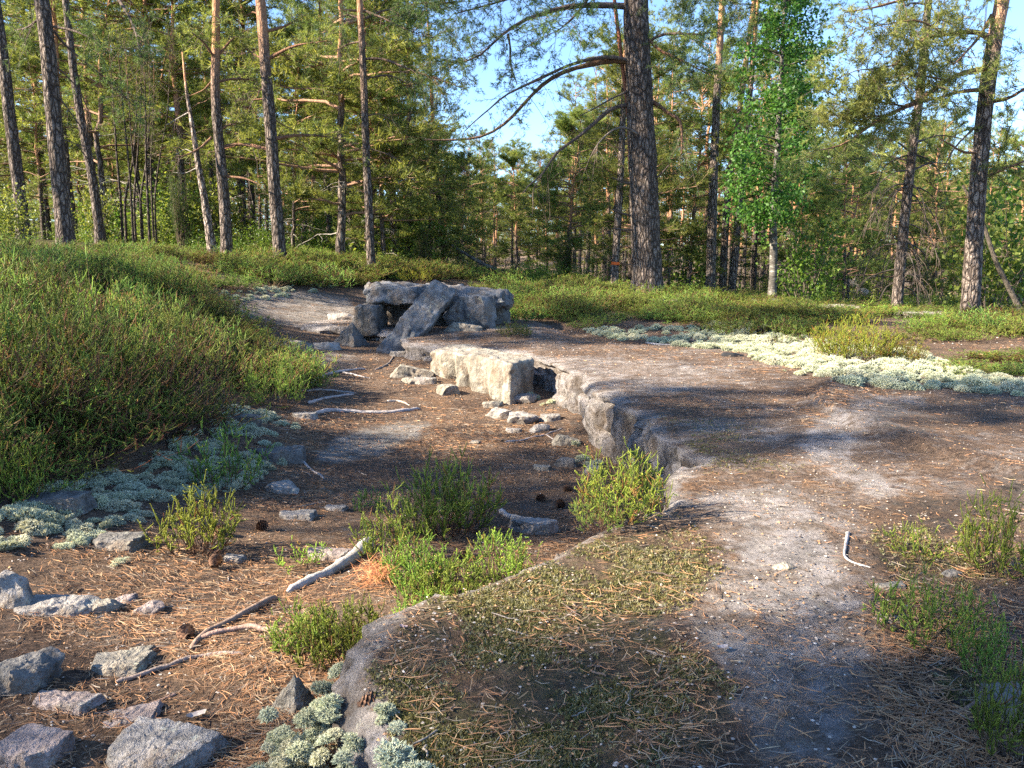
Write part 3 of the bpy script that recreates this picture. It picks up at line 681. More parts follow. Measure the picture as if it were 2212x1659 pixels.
hexa([(-1.55, 9.5, -.05), (-.05, 9.6, -.05), (-1.4, 10.3, -.05), (0, 10.2, -.05), (-1.55, 9.55, .38), (-.1, 9.65, .34), (-1.4, 10.2, .37), (-.05, 10.1, .33)], (40, 14, 14), M_DARK, 'support_or_filler_stone', 'dark stone added to close and darken the back of the hollow under the capstone', 'stone block', .03, 29, 10)  # added behind the opening so the hollow reads dark

# ------------------------------------------------------------------ vegetation prototypes
GREEN_LO, GREEN_HI = V3(.075, .14, .03), V3(.29, .35, .065)
def heather_parts(seed, nst=60, Hh=.33, Rr=.2, brown=.15, tint=(1, 1, 1), lean=(0, 0), dense=9):
    rg = R(seed); n = nst; tint = np.array(tint)
    az = rg.uniform(0, 2*np.pi, n); rad = np.sqrt(rg.uniform(0, 1, n)); rt = rad*Rr
    tip = np.stack([np.cos(az)*rt+lean[0], np.sin(az)*rt+lean[1], Hh*(1-.45*rad**2)*rg.uniform(.55, 1.08, n)], 1)
    b = np.stack([np.cos(az)*rt*.25, np.sin(az)*rt*.25, -.02+0*rt], 1)
    t = np.linspace(0, 1, 7)[None, :, None]
    mid = b + np.stack([np.cos(az)*rt*.75, np.sin(az)*rt*.75, tip[:, 2]*.4], 1)
    P = (1-t)**2*b[:, None]+2*t*(1-t)*mid[:, None]+t**2*tip[:, None] + .012*rg.standard_normal((n, 7, 3))*np.linspace(0, 1, 7)[None, :, None]
    Rad = np.linspace(.0022, .0009, 7)[None].repeat(n, 0)
    st = MB(); V, Q = tubes(P, Rad, 3); c = np.repeat(V3(.12, .075, .05)[None]*rg.uniform(.6, 1.7, (n, 1)), 21, 0); st.add(V, None, Q, c)
    # shoots
    k = dense; ts = rg.uniform(.35, 1, (n, k)); ts[:, 0] = 1; i0 = np.clip((ts*6).astype(int), 0, 5); fr = ts*6-i0; I = np.arange(n)[:, None]
    base = P[I, i0]*(1-fr)[..., None]+P[I, i0+1]*fr[..., None]; sd_ = norm(P[I, np.minimum(i0+1, 6)]-P[I, i0])
    m = n*k; base = base.reshape(m, 3); sd_ = sd_.reshape(m, 3)
    D = norm(sd_*.7+rg.standard_normal((m, 3))*.8+V3(0, 0, .4)); L = rg.uniform(.025, .06, m)*(Hh/.33)**.4
    u = np.linspace(0, 1, 4)[None, :, None]; SP = base[:, None]+D[:, None]*L[:, None, None]*u + V3(0, 0, 1)*(.35*L)[:, None, None]*u**2
    dead = rg.random(m) < brown; hue = rg.random(m)
    lo = np.where(dead[:, None], V3(.16, .09, .045), GREEN_LO*.9); hi = np.where(dead[:, None], V3(.28, .15, .07), GREEN_HI*(.65+.6*hue[:, None]))
    lo = lo*tint; hi = hi*tint
    fo = MB(); SR = np.array([.0016, .0021, .0019, .0006])[None].repeat(m, 0); V, Q = tubes(SP, SR, 3)
    cc = lo[:, None]*(1-u)+hi[:, None]*u; cc = np.repeat(cc, 3, 1).reshape(-1, 3); fo.add(V, None, Q, cc)
    # little side leaves
    q = 9; tt = np.tile(np.linspace(.08, .97, q), (m, 1)); j0 = np.clip((tt*3).astype(int), 0, 2); f2 = tt*3-j0; J = np.arange(m)[:, None]
    c0 = SP[J, j0]*(1-f2)[..., None]+SP[J, j0+1]*f2[..., None]; ax = norm(SP[:, 3]-SP[:, 0])[:, None].repeat(q, 1)
    side = norm(np.cross(ax, rg.standard_normal((m, q, 3)))); ld = norm(ax*.75+side); ll = rg.uniform(.006, .013, (m, q, 1))*(1.25-.6*tt[..., None])
    wv = norm(np.cross(ax, side))*.0019
    TV = np.stack([c0-wv, c0+wv, c0+ld*ll], 2).reshape(-1, 3); TT = np.arange(len(TV)).reshape(-1, 3)
    lc = (lo[:, None]*(1-tt[..., None])+hi[:, None]*tt[..., None])*rg.uniform(.8, 1.3, (m, q, 1)); fo.add(TV, TT, None, np.repeat(lc, 3, 1).reshape(-1, 3))
    return st, fo
def join(*mbs):
    o = MB()
    for b in mbs:
        for V, C in zip(b.V, b.C): pass
        V = np.concatenate(b.V); C = np.concatenate(b.C)
        o.add(V, np.concatenate(b.T) if b.T else None, np.concatenate(b.Q) if b.Q else None, C)
    return o
HEATH = []
for i, (br, tint, lean) in enumerate([(.1, (1, 1, 1), (0, 0)), (.2, (.9, .95, .9), (.05, 0)), (.32, (1.05, .95, .9), (.08, -.03)), (.06, (1.1, 1.1, .9), (-.03, .02)), (.15, (.85, .92, 1), (.04, -.05))]):
    s_, f_ = heather_parts(100+i, 54, .33, .27, br, tint, lean, 11)
    HEATH.append((s_.mesh('heather_stems', M_HEATH), f_.mesh('heather_foliage', M_HEATH), join(s_, f_).mesh('heather_plant', M_HEATH)))
# brown, bare-stemmed plants of the near left bank
BROWNH = []
for i in range(3):
    s_, f_ = heather_parts(140+i, 60, .42, .3, .34, (1.15, 1.05, .9), (.16, -.12), 6)
    BROWNH.append(join(s_, f_).mesh('heather_plant_brown', M_HEATH))

def lichen_mesh(seed, Rr=.045, n=230, col=(.50, .53, .41)):
    rg = R(seed); D = norm(rg.standard_normal((n*2, 3))); D = D[D[:, 2] > -.15][:n]; n = len(D)
    Dl = np.array([1, 1, .75]); lump = 1+.28*fbm(D*2.3+seed, 2, seed)
    a = D*Rr*.55*Dl; b = D*Rr*(.82*lump)[:, None]*Dl + rg.standard_normal((n, 3))*.002; mb = MB()
    P = np.stack([a, (a+b)/2+rg.standard_normal((n, 3))*.002, b], 1); V, Q = tubes(P, np.tile([.0016, .0016, .0013], (n, 1)), 3)
    col = np.array(col); mb.add(V, None, Q, np.repeat(np.stack([col*.6, col*.85, col], 0)[None].repeat(n, 0), 3, 1).reshape(-1, 3)*np.repeat(rg.uniform(.85, 1.12, (n, 1)), 9, 0))
    for k_ in range(4):
        d2 = norm(D+rg.standard_normal((n, 3))*.9); w_ = perp(d2, rg)*.0014; tip = b+d2*rg.uniform(.006, .012, (n, 1))
        TV = np.stack([b-w_, b+w_, tip], 1).reshape(-1, 3); mb.add(TV, np.arange(len(TV)).reshape(-1, 3), None, np.broadcast_to(col*1.08, (len(TV), 3)))
    d, t = ICO[2]; mb.add(d*Rr*.6*Dl, t, None, np.broadcast_to(col*.45, (len(d), 3)))
    return mb.mesh('lichen_cushion', M_LICHEN)
LICH = [lichen_mesh(200+i, .045, 230, c) for i, c in enumerate([(.47, .49, .35), (.43, .46, .35), (.51, .50, .37), (.40, .42, .30)])]

def gn_scatter(name, pts, rots, scl, idx, meshes, label, cat):
    """one object of ground cover: plants placed at points"""
    src = bpy.data.collections.new(name+'_plants')
    for i, me in enumerate(meshes): src.objects.link(bpy.data.objects.new('%s_%02d' % (name, i), me))
    me = bpy.data.meshes.new(name); n = len(pts); me.vertices.add(n); me.vertices.foreach_set('co', np.asarray(pts, float).ravel())
    for nm, ty, dat, key in (('rot', 'FLOAT_VECTOR', rots, 'vector'), ('scl', 'FLOAT_VECTOR', scl, 'vector'), ('idx', 'INT', idx, 'value')):
        at = me.attributes.new(nm, ty, 'POINT'); at.data.foreach_set(key, np.ascontiguousarray(np.asarray(dat).ravel(), dtype=np.int32 if ty == 'INT' else np.float32))
    o = bpy.data.objects.new(name, me); COL.objects.link(o)
    g = bpy.data.node_groups.new(name, 'GeometryNodeTree')
    g.interface.new_socket('Geometry', in_out='INPUT', socket_type='NodeSocketGeometry'); g.interface.new_socket('Geometry', in_out='OUTPUT', socket_type='NodeSocketGeometry')
    N = g.nodes; L = g.links; a = N.new('NodeGroupInput'); b = N.new('NodeGroupOutput'); ip = N.new('GeometryNodeInstanceOnPoints'); ci = N.new('GeometryNodeCollectionInfo')
    ci.inputs['Collection'].default_value = src; ci.inputs['Separate Children'].default_value = True; ci.inputs['Reset Children'].default_value = True
    ip.inputs['Pick Instance'].default_value = True
    for nm, ty, sock in (('rot', 'FLOAT_VECTOR', 'Rotation'), ('scl', 'FLOAT_VECTOR', 'Scale'), ('idx', 'INT', 'Instance Index')):
        na = N.new('GeometryNodeInputNamedAttribute'); na.data_type = ty; na.inputs['Name'].default_value = nm
        outp = [q for q in na.outputs if q.enabled and q.name == 'Attribute'][0]; L.new(outp, ip.inputs[sock])
    L.new(a.outputs[0], ip.inputs['Points']); L.new(ci.outputs[0], ip.inputs['Instance']); L.new(ip.outputs[0], b.inputs[0])
    o.modifiers.new('plants', 'NODES').node_group = g
    return tag(o, label, cat, kind='stuff')
def field(poly, dens, seed, far=30, lod=True, pad=1.0):
    """points on the ground inside an outline given on the photograph; plan density dens(d) per square metre"""
    rg = R(seed); poly = np.array(poly, float); out = []
    n = 60000; th = rg.uniform(-.75, .75, n); r = np.exp(rg.uniform(np.log(.9), np.log(far), n))
    x = r*np.sin(th); y = r*np.cos(th); z = H(x, y); px, py = proj(np.stack([x, y, z], 1))
    ok = inpoly(px, py, poly)
    # probability so that the plan density is dens(r): sample density = n/(1.5*ln(far/.9)) / r^2
    sdens = n/(1.5*math.log(far/.9))/r**2; p = dens(r)/sdens; ok &= rg.random(n) < p
    return np.stack([x, y, z], 1)[ok]

# heather bank on the left
BANK = [(-700, 1140), (60, 1060), (150, 1010), (250, 985), (340, 960), (420, 950), (470, 905), (520, 880), (575, 895), (640, 880), (640, 820), (600, 770), (560, 745), (525, 712), (480, 680), (455, 652), (500, 636), (600, 622), (700, 618), (780, 612), (800, 588), (700, 560), (400, 555), (-700, 480)]
rg = R(31)
P = field(BANK, lambda d: np.clip(38*(2.6/d)**1.1, 5, 40), 32, 26)
P = P[(fbm2(P[:, 0], P[:, 1], 1.1, 3, 33) > -.2) | (np.hypot(P[:, 0], P[:, 1]) < 4)]
if True:
    d = np.hypot(P[:, 0], P[:, 1]); n = len(P); px, py = proj(P)
    browny = soft(px, py, [(60, 1060), (150, 1010), (250, 985), (400, 940), (350, 860), (200, 850), (0, 900), (-300, 1000)], 60)
    idx = np.where(rg.random(n) < browny*.5, 5+rg.integers(0, 3, n), rg.choice(5, n, p=[.3, .2, .14, .2, .16]))
    s_ = (.75+.5*rg.random(n))*(1+.04*np.clip(d-3, 0, 9)); hgt = s_*(1+.45*fbm2(P[:, 0], P[:, 1], .9, 3, 9))*(1-.035*np.clip(d-4, 0, 9)); hgt = np.minimum(hgt, 1.35*s_)
    near_edge = sstep(0, 90, segdist(px, py, BANK)); hgt = hgt*(.62+.45*near_edge)
    P[:, 2] -= .01
    gn_scatter('heather', P, np.stack([.12*rg.standard_normal(n), .12*rg.standard_normal(n), rg.uniform(-.9, .9, n)], 1), np.stack([s_, s_, hgt], 1), idx, [h[2] for h in HEATH]+BROWNH, 'dense green and rusty heather covering the bank left of the hollow', 'heather')
    NB1 = n
# heather beyond and right of the slab table
RIGHTH = [(1080, 700), (1120, 700), (1240, 690), (1290, 712), (1420, 716), (1500, 706), (1580, 720), (1740, 735), (1760, 700), (1980, 720), (2010, 790), (2130, 815), (2300, 820), (2600, 850), (2600, 700), (2100, 690), (1900, 668), (1680, 655), (1500, 640), (1330, 632), (1200, 632), (1070, 640)]
FARH = [(560, 560), (700, 556), (900, 582), (930, 600), (1000, 612), (1120, 618), (1300, 628), (1500, 640), (1700, 655), (1900, 670), (2300, 690), (2300, 640), (1400, 615), (1100, 585), (900, 566), (700, 545), (560, 545)]
P3 = field([(560, 625), (640, 622), (770, 622), (800, 612), (850, 606), (930, 606), (930, 585), (800, 565), (600, 550), (500, 560)], lambda d: np.full_like(d, 9.), 46, 24)
rg = R(41)
P1 = field(RIGHTH, lambda d: np.clip(13*(9/d)**1.0, 4, 14), 42, 24); P2 = field(FARH, lambda d: np.full_like(d, 4.5), 43, 34)
P2 = P2[rg.random(len(P2)) < .75]; P1 = P1[fbm2(P1[:, 0], P1[:, 1], .8, 3, 44) > -.14]
P = np.r_[P1, P2, P3]; n = len(P); d = np.hypot(P[:, 0], P[:, 1]); px, py = proj(P)
s_ = (1.15+.5*rg.random(n))*np.clip(d/9, .95, 1.5); hh = s_*(.62+.75*fbm2(P[:, 0], P[:, 1], 1.1, 3, 12))*(.75+.5*rg.random(n)); hh = np.minimum(np.clip(hh, .3, 2), s_*.95)*np.where(px > 1250, .55, np.where(px > 1050, .8, .75)); hh = np.where(d > 13, hh*.75, hh)*np.where(px > 1500, .82, 1.0)
P[:, 2] -= .02
gn_scatter('heather', P, np.stack([.1*rg.standard_normal(n), .1*rg.standard_normal(n), rg.uniform(0, 6.28, n)], 1), np.stack([s_, s_, hh], 1), rg.choice(5, n, p=[.25, .25, .2, .1, .2]), [h[2] for h in HEATH], 'belt of dark heather between the flat ledge and the pines', 'heather')

# heather bushes that stand alone
rg = R(51); kk = 0
def bush(px, pb, wpx, hpx, label, seed, uniq=None, var=0, rows=1, name='heather_bush', squash=1.0, xy=None):
    P0 = hit(px, pb)[0] if xy is None else V3(xy[0], xy[1], float(H(xy[0], xy[1])[0])); dpt = P0[1]*cp-(P0[2]-CAMZ)*sp; wd = wpx*dpt/F; ht = hpx*dpt/F
    e = empty(name, (P0[0], P0[1]+wd*.22, float(H(P0[0], P0[1]+wd*.22)[0]) - .005), label, 'heather', None)
    if uniq:
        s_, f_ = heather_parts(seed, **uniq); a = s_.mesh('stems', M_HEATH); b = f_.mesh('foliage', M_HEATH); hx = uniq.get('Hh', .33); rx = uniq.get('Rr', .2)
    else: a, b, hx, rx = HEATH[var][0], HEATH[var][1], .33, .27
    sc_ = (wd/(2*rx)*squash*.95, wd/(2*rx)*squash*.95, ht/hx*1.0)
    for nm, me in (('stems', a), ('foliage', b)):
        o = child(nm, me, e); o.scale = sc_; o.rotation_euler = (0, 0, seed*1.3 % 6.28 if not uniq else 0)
    return e
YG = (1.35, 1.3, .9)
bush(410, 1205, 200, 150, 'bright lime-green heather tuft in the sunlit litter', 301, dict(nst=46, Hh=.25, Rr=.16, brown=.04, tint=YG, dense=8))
bush(955, 1165, 260, 190, 'tallest heather bush in the middle of the hollow', 302, dict(nst=70, Hh=.3, Rr=.22, brown=.06, tint=(1.05, 1.1, .9), dense=9))
bush(840, 1225, 190, 150, 'upright heather sprigs growing over the old grey log', 303, dict(nst=30, Hh=.24, Rr=.16, brown=.08, tint=(1.1, 1.12, .9), dense=9))
bush(735, 1345, 240, 110, 'low spreading heather mat against the near ledge corner', 304, dict(nst=90, Hh=.16, Rr=.19, brown=.04, tint=(1, 1.1, .9), dense=8), xy=(-.44, 1.83))
bush(925, 1290, 240, 110, 'green heather mat tucked along the near ledge edge', 305, dict(nst=90, Hh=.17, Rr=.2, brown=.08, tint=(1, 1.08, .9), dense=8), xy=(-.17, 2.12))
bush(700, 1280, 150, 100, 'bright heather sprigs right of the rust-orange needle tuft', 331, dict(nst=40, Hh=.2, Rr=.15, brown=.05, tint=(1.15, 1.15, .9), dense=9), xy=(-.24, 1.98))
bush(640, 1300, 170, 90, 'low heather in front of the old grey log', 332, dict(nst=60, Hh=.17, Rr=.17, brown=.05, tint=(1.05, 1.12, .9), dense=8), xy=(-.56, 1.9))
bush(1000, 1200, 170, 110, 'leaning heather between the log and the ledge edge', 333, dict(nst=40, Hh=.22, Rr=.17, brown=.08, tint=(1.15, 1.12, .9), dense=9), xy=(-.03, 2.42))
bush(880, 1230, 190, 110, 'dense heather tuft behind the ledge-edge mat', 334, dict(nst=60, Hh=.2, Rr=.18, brown=.06, tint=(1, 1.1, .9), dense=9), xy=(-.3, 2.3))
bush(1345, 1135, 240, 150, 'yellowish heather bush beside the notch in the ledge', 306, dict(nst=70, Hh=.28, Rr=.22, brown=.14, tint=(1.25, 1.15, .85), dense=9))
bush(1300, 1150, 140, 80, 'small dark heather clump under the yellowish bush', 307, var=1)
bush(1395, 1085, 90, 130, 'thin heather sprig rising in front of the crack', 308, dict(nst=12, Hh=.3, Rr=.08, brown=.1, tint=(1.2, 1.15, .9), dense=9))
bush(470, 1062, 190, 130, 'dark green feathery heather growing out of the lichen', 309, dict(nst=34, Hh=.24, Rr=.2, brown=.02, tint=(.75, .95, .8), dense=7))
bush(590, 885, 150, 130, 'fresh green heather bush at the tip of the bank', 310, dict(nst=60, Hh=.4, Rr=.26, brown=.03, tint=(1, 1.12, .95), dense=9))
bush(640, 1235, 130, 60, 'sparse little heather sprigs left of the old log', 311, dict(nst=14, Hh=.15, Rr=.14, brown=.04, tint=YG, dense=6))
bush(795, 1110, 70, 60, 'tiny dark heather seedling at the edge of the hollow', 312, dict(nst=12, Hh=.15, Rr=.1, brown=.04, tint=(.8, 1, .8), dense=7))
bush(1165, 1212, 80, 50, 'two short heather sprigs above the ledge edge', 313, dict(nst=8, Hh=.14, Rr=.1, brown=.04, tint=YG, dense=7))
bush(1115, 732, 90, 36, 'low green heather cushion in front of the capstone end', 314, var=3)
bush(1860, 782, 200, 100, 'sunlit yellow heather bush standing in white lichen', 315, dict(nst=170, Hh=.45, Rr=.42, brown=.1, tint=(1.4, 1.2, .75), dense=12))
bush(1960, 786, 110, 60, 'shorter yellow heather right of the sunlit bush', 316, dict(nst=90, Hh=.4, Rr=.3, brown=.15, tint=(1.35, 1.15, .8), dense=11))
bush(1700, 750, 110, 66, 'thin dark heather stems in the shaded lichen', 317, dict(nst=16, Hh=.36, Rr=.26, brown=.1, tint=(.9, 1, .9), dense=7))
bush(2170, 1250, 180, 190, 'tall light green heather bush at the right edge', 318, dict(nst=50, Hh=.3, Rr=.18, brown=.03, tint=(1.05, 1.2, .9), dense=9))
bush(1990, 1215, 140, 70, 'low mossy heather sprigs left of the tall right bush', 319, dict(nst=22, Hh=.14, Rr=.16, brown=.05, tint=(1.1, 1.1, .85), dense=6))
bush(2050, 1400, 300, 120, 'sprawling low heather beyond the rust-brown stone', 320, dict(nst=70, Hh=.16, Rr=.26, brown=.04, tint=(.9, 1.12, .95), dense=7))
bush(2160, 1480, 160, 110, 'low heather sprigs in front of the half-hidden boulder', 321, dict(nst=40, Hh=.16, Rr=.18, brown=.04, tint=(.9, 1.15, .95), dense=7))
bush(2200, 1650, 170, 210, 'fresh green heather in the bottom right corner', 322, dict(nst=46, Hh=.26, Rr=.14, brown=.03, tint=(1.1, 1.25, .95), dense=8))
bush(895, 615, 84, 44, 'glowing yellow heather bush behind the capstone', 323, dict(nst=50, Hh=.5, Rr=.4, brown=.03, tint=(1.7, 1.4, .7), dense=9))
bush(30, 1090, 130, 130, 'lime heather sprigs leaning in from the left edge', 324, dict(nst=36, Hh=.3, Rr=.16, brown=.08, tint=(1.3, 1.2, .85), dense=8))
bush(195, 800, 46, 270, 'single tall heather shoot rising above the bank', 325, dict(nst=6, Hh=.6, Rr=.05, brown=.1, tint=(1.3, 1.25, .9), dense=9))

# reindeer lichen
rg = R(61)
LP1 = [(-40, 1130), (30, 1060), (160, 1040), (330, 980), (430, 930), (500, 880), (560, 890), (640, 920), (665, 960), (600, 1010), (520, 1060), (360, 1080), (300, 1130), (180, 1185), (60, 1190), (-40, 1180)]
LP1b = [(215, 1165), (300, 1165), (322, 1235), (240, 1240)]
LP2 = [(700, 1500), (760, 1475), (840, 1500), (890, 1600), (900, 1700), (820, 1700), (720, 1620)]
LP2b = [(660, 1475), (745, 1455), (750, 1500), (670, 1510)]
LP3 = [(1260, 710), (1330, 712), (1500, 706), (1600, 690), (1760, 735), (1990, 760), (2060, 800), (2300, 830), (2300, 860), (2000, 842), (1840, 835), (1740, 800), (1640, 780), (1600, 760), (1420, 745), (1300, 730)]
LP4 = [(1110, 850), (1190, 862), (1200, 880), (1120, 872)]
LP5 = [(1200, 975), (1250, 950), (1300, 1010), (1240, 1000)]
LP6 = [(460, 640), (520, 625), (720, 612), (760, 620), (690, 630), (480, 660)]
LP7 = [(820, 580), (930, 580), (930, 600), (830, 592)]
LP8 = [(1640, 775), (1760, 790), (1860, 838), (1780, 835), (1680, 800)]
pts = []; sc_ = []
for poly, dn, sd_, sz in ((LP1, 340, 62, 1.0), (LP1b, 260, 63, .8), (LP2, 420, 64, .75), (LP2b, 300, 65, .6), (LP3, 230, 66, 1.4), (LP4, 150, 67, .9), (LP5, 90, 68, .9), (LP6, 60, 69, 1.4), (LP7, 30, 70, 1.6), (LP8, 60, 71, 1.0)):
    p = field(poly, lambda d: np.full_like(d, dn), sd_, 30); pts.append(p); sc_.append(np.full(len(p), sz))
mk_ = (LB[:, 1] > .9) & (LB[:, 1] < 1.62) & (LB[:, 0] < -.05); bi = rg.choice(np.where(mk_)[0], 230); of_ = rg.uniform(.02, .20, 230); q_ = LB[bi]+LN[bi]*of_[:, None]; zz_ = np.maximum(H(q_[:, 0], q_[:, 1])*0+ground_z(q_[:, 0], q_[:, 1]), -.085-.42*of_+.025*rg.standard_normal(230))
LM_ = np.c_[q_, zz_]; LM_ = LM_[rg.random(230) < sstep(1.62, 1.35, LM_[:, 1])+.15]; pts.append(LM_); sc_.append(np.full(len(LM_), .5))
P = np.concatenate(pts); s_ = np.concatenate(sc_)*rg.uniform(.4, 1.3, len(P)); keep = fbm2(P[:, 0], P[:, 1], 3.0, 3, 71) > -.34; P = P[keep]; s_ = s_[keep]; n = len(P)
gn_scatter('reindeer_lichen', P, np.stack([.3*rg.standard_normal(n), .3*rg.standard_normal(n), rg.uniform(0, 6.28, n)], 1), np.stack([s_, s_, s_*rg.uniform(.55, 1.05, n)], 1), rg.integers(0, 4, n), LICH, 'pale grey-green cushions of reindeer lichen round the rocks', 'lichen')

# ------------------------------------------------------------------ trees
ORANGE, GREYB, DARKB, DEADW = V3(.43, .225, .125), V3(.27, .22, .19), V3(.115, .09, .078), V3(.30, .27, .24)
def bark_col(z, H0, seed, orange_from=.35, pale=1.0):
    t = sstep(orange_from-.09, orange_from+.09, z/H0+.12*fbm(np.stack([z*.9, 0*z+seed, 0*z], 1), 3, 90))[:, None]
    c = (GREYB*(1-t)+ORANGE*t)*pale; a = 1-.75*t
    return np.concatenate([c, a], 1)
def needles(mb, C, D, n, L, Wd, rg, axis=.1, spread=.85, lo=V3(.10, .15, .04), hi=V3(.29, .32, .085)):
    """bottle-brush shoots of needles at points C along D"""
    m = len(C); D = norm(D); t = rg.uniform(-.3, 1, (m, n, 1)); b = C[:, None]+D[:, None]*t*axis
    dv = norm(D[:, None]*(.55+.5*rg.random((m, n, 1)))+spread*norm(rg.standard_normal((m, n, 3))))
    sd_ = norm(np.cross(dv, rg.standard_normal((m, n, 3))))*Wd*.5; ll = L*rg.uniform(.7, 1.2, (m, n, 1))
    V = np.stack([b-sd_, b+sd_, b+dv*ll], 2).reshape(-1, 3); k_ = rg.random((m, 1, 1))**1.3
    c = (lo*(1-k_)+hi*k_)*rg.uniform(.8, 1.2, (m, n, 1)); mb.add(V, np.arange(len(V)).reshape(-1, 3), None, np.repeat(c.reshape(-1, 3), 3, 0))
def branch_paths(base, az, L, rg, n=7, up=.25, droop=-.15, wob=.09):
    """curved limb paths from base points"""
    m = len(base); u = np.linspace(0, 1, n)[None, :, None]; d = np.stack([np.cos(az), np.sin(az), np.zeros(m)], 1)
    P = base[:, None]+d[:, None]*L[:, None, None]*u; P[..., 2] += (L[:, None]*(up*u[..., 0]+droop*u[..., 0]**2))
    wv = np.cumsum(rg.standard_normal((m, n, 3))*wob*L[:, None, None]/n**.5*.55, 1); wv[:, 0] = 0
    return P+wv
def pine_arrays(seed, Ht=12., cb=4., spread=2.2, nb=46, ntw=9, ntf=6, dead=10, r0=.13, top=True, nn=13, sides=8, bias=None, trunk=True, nL=.085, nW=.0085):
    rg = R(seed); wood = MB(); fol = MB()
    k_ = np.linspace(0, 1, 26); bend = np.cumsum(rg.standard_normal((26, 2))*.035, 0); bend -= bend[0]; bend *= k_[:, None]**.5
    ax = np.stack([bend[:, 0], bend[:, 1], k_*Ht-.15], 1); rad = r0*(1-.93*k_**1.15)*(1+.55*np.exp(-k_*Ht/.22))
    if trunk:
        V, Q = tubes(ax, rad, sides, .05, rg); wood.add(V, None, Q, bark_col(V[:, 2], Ht, seed))
    def at_z(z): return np.stack([np.interp(z, ax[:, 2], ax[:, 0]), np.interp(z, ax[:, 2], ax[:, 1]), z], 1)
    q = rg.random(nb)**.9; z = cb+(Ht-.25-cb)*q; rel = (z-cb)/(Ht-cb); Lb = spread*(.55+.6*rg.random(nb))*np.sqrt(np.clip(1.05-rel**1.6, .06, 1))*(.7+.3*np.minimum(1, rel*4))
    az = rg.uniform(0, 2*np.pi, nb) if bias is None else bias[0]+bias[1]*rg.standard_normal(nb)
    up = np.where(rel > .75, .75, .1+.3*rg.random(nb)); P = branch_paths(at_z(z), az, Lb, rg, 7, 0, 0); uu = np.linspace(0, 1, 7)
    P[..., 2] += Lb[:, None]*(up[:, None]*uu-.18*uu**2)
    br = (.012+.011*Lb)[:, None]*np.linspace(1, .2, 7)[None]; V, Q = tubes(P, br, 5); wood.add(V, None, Q, np.concatenate([np.repeat((ORANGE*.55+GREYB*.35)[None], len(V), 0)*rg.uniform(.7, 1.1, (len(V), 1)), np.full((len(V), 1), .15)], 1))
    # twigs
    m = nb*ntw; t = rg.uniform(.3, 1, (nb, ntw)); t[:, 0] = .98; i0 = np.clip((t*6).astype(int), 0, 5); f = t*6-i0; I = np.arange(nb)[:, None]
    tb = (P[I, i0]*(1-f)[..., None]+P[I, i0+1]*f[..., None]).reshape(m, 3); td = norm(P[I, i0+1]-P[I, i0]).reshape(m, 3)
    td = norm(td+rg.standard_normal((m, 3))*V3(.75, .75, .35)+V3(0, 0, .25)); tl = np.repeat(Lb, ntw)*rg.uniform(.12, .34, m)+.12
    u4 = np.linspace(0, 1, 4)[None, :, None]; TP = tb[:, None]+td[:, None]*tl[:, None, None]*u4+V3(0, 0, .12)*tl[:, None, None]*u4**2
    V, Q = tubes(TP, np.tile([.007, .005, .004, .002], (m, 1)), 3); wood.add(V, None, Q, np.concatenate([np.repeat(V3(.17, .115, .08)[None], len(V), 0), np.zeros((len(V), 1))], 1))
    s = rg.uniform(.25, 1.02, (m, ntf)); j = np.clip((s*3).astype(int), 0, 2); g = s*3-j; J = np.arange(m)[:, None]
    c = (TP[J, j]*(1-g)[..., None]+TP[J, j+1]*g[..., None]).reshape(-1, 3)+rg.standard_normal((m*ntf, 3))*V3(.045, .045, .03)
    dd = norm(np.repeat(td, ntf, 0)+rg.standard_normal((m*ntf, 3))*.7+V3(0, 0, .35))
    needles(fol, c, dd, nn, nL, nW, rg)
    # dead snags under the crown
    if dead:
        z = rg.uniform(cb*.3, cb+1.2, dead); L = rg.uniform(.35, 1.3, dead)*min(1, spread/2); P = branch_paths(at_z(z), rg.uniform(0, 6.28, dead), L, rg, 7, .25, -.45, .13)
        V, Q = tubes(P, (.005+.006*L)[:, None]*np.linspace(1, .25, 7)[None], 4); cw = np.concatenate([np.repeat(DEADW[None], len(V), 0)*rg.uniform(.7, 1.2, (len(V), 1)), np.zeros((len(V), 1))], 1); wood.add(V, None, Q, cw)
        b2 = P[:, 3:6:2].reshape(-1, 3); a2 = rg.uniform(0, 6.28, len(b2)); P2 = branch_paths(b2, a2, np.repeat(L, 2)*.4, rg, 5, .1, -.4, .15)
        V, Q = tubes(P2, np.tile([.005, .004, .003, .003, .0015], (len(b2), 1)), 3); wood.add(V, None, Q, np.concatenate([np.repeat(DEADW[None], len(V), 0), np.zeros((len(V), 1))], 1))
    return wood, fol
def proto(name, seed, **kw):
    a, b = pine_arrays(seed, **kw); return a.mesh(name+'_trunk', M_BARK), b.mesh(name+'_crown', M_NEEDLE), kw
PK = dict(nn=14, nL=.10, nW=.0125, ntw=10, ntf=6)
PINES = [proto('pine', 401, Ht=12, cb=3.4, spread=2.3, nb=56, **PK), proto('pine', 402, Ht=12, cb=4.8, spread=2.0, nb=48, dead=14, **PK), proto('pine', 403, Ht=12, cb=2.2, spread=2.5, nb=64, dead=8, **PK),
         proto('pine', 404, Ht=12, cb=6.0, spread=1.9, nb=42, dead=16, r0=.12, **PK), proto('pine', 405, Ht=12, cb=4.2, spread=2.6, nb=52, dead=12, r0=.16, **PK)]
YOUNG = [proto('young_pine', 411, Ht=6, cb=.7, spread=1.6, nb=46, dead=5, r0=.06, **PK), proto('young_pine', 412, Ht=6, cb=1.3, spread=1.4, nb=40, dead=8, r0=.055, **PK)]
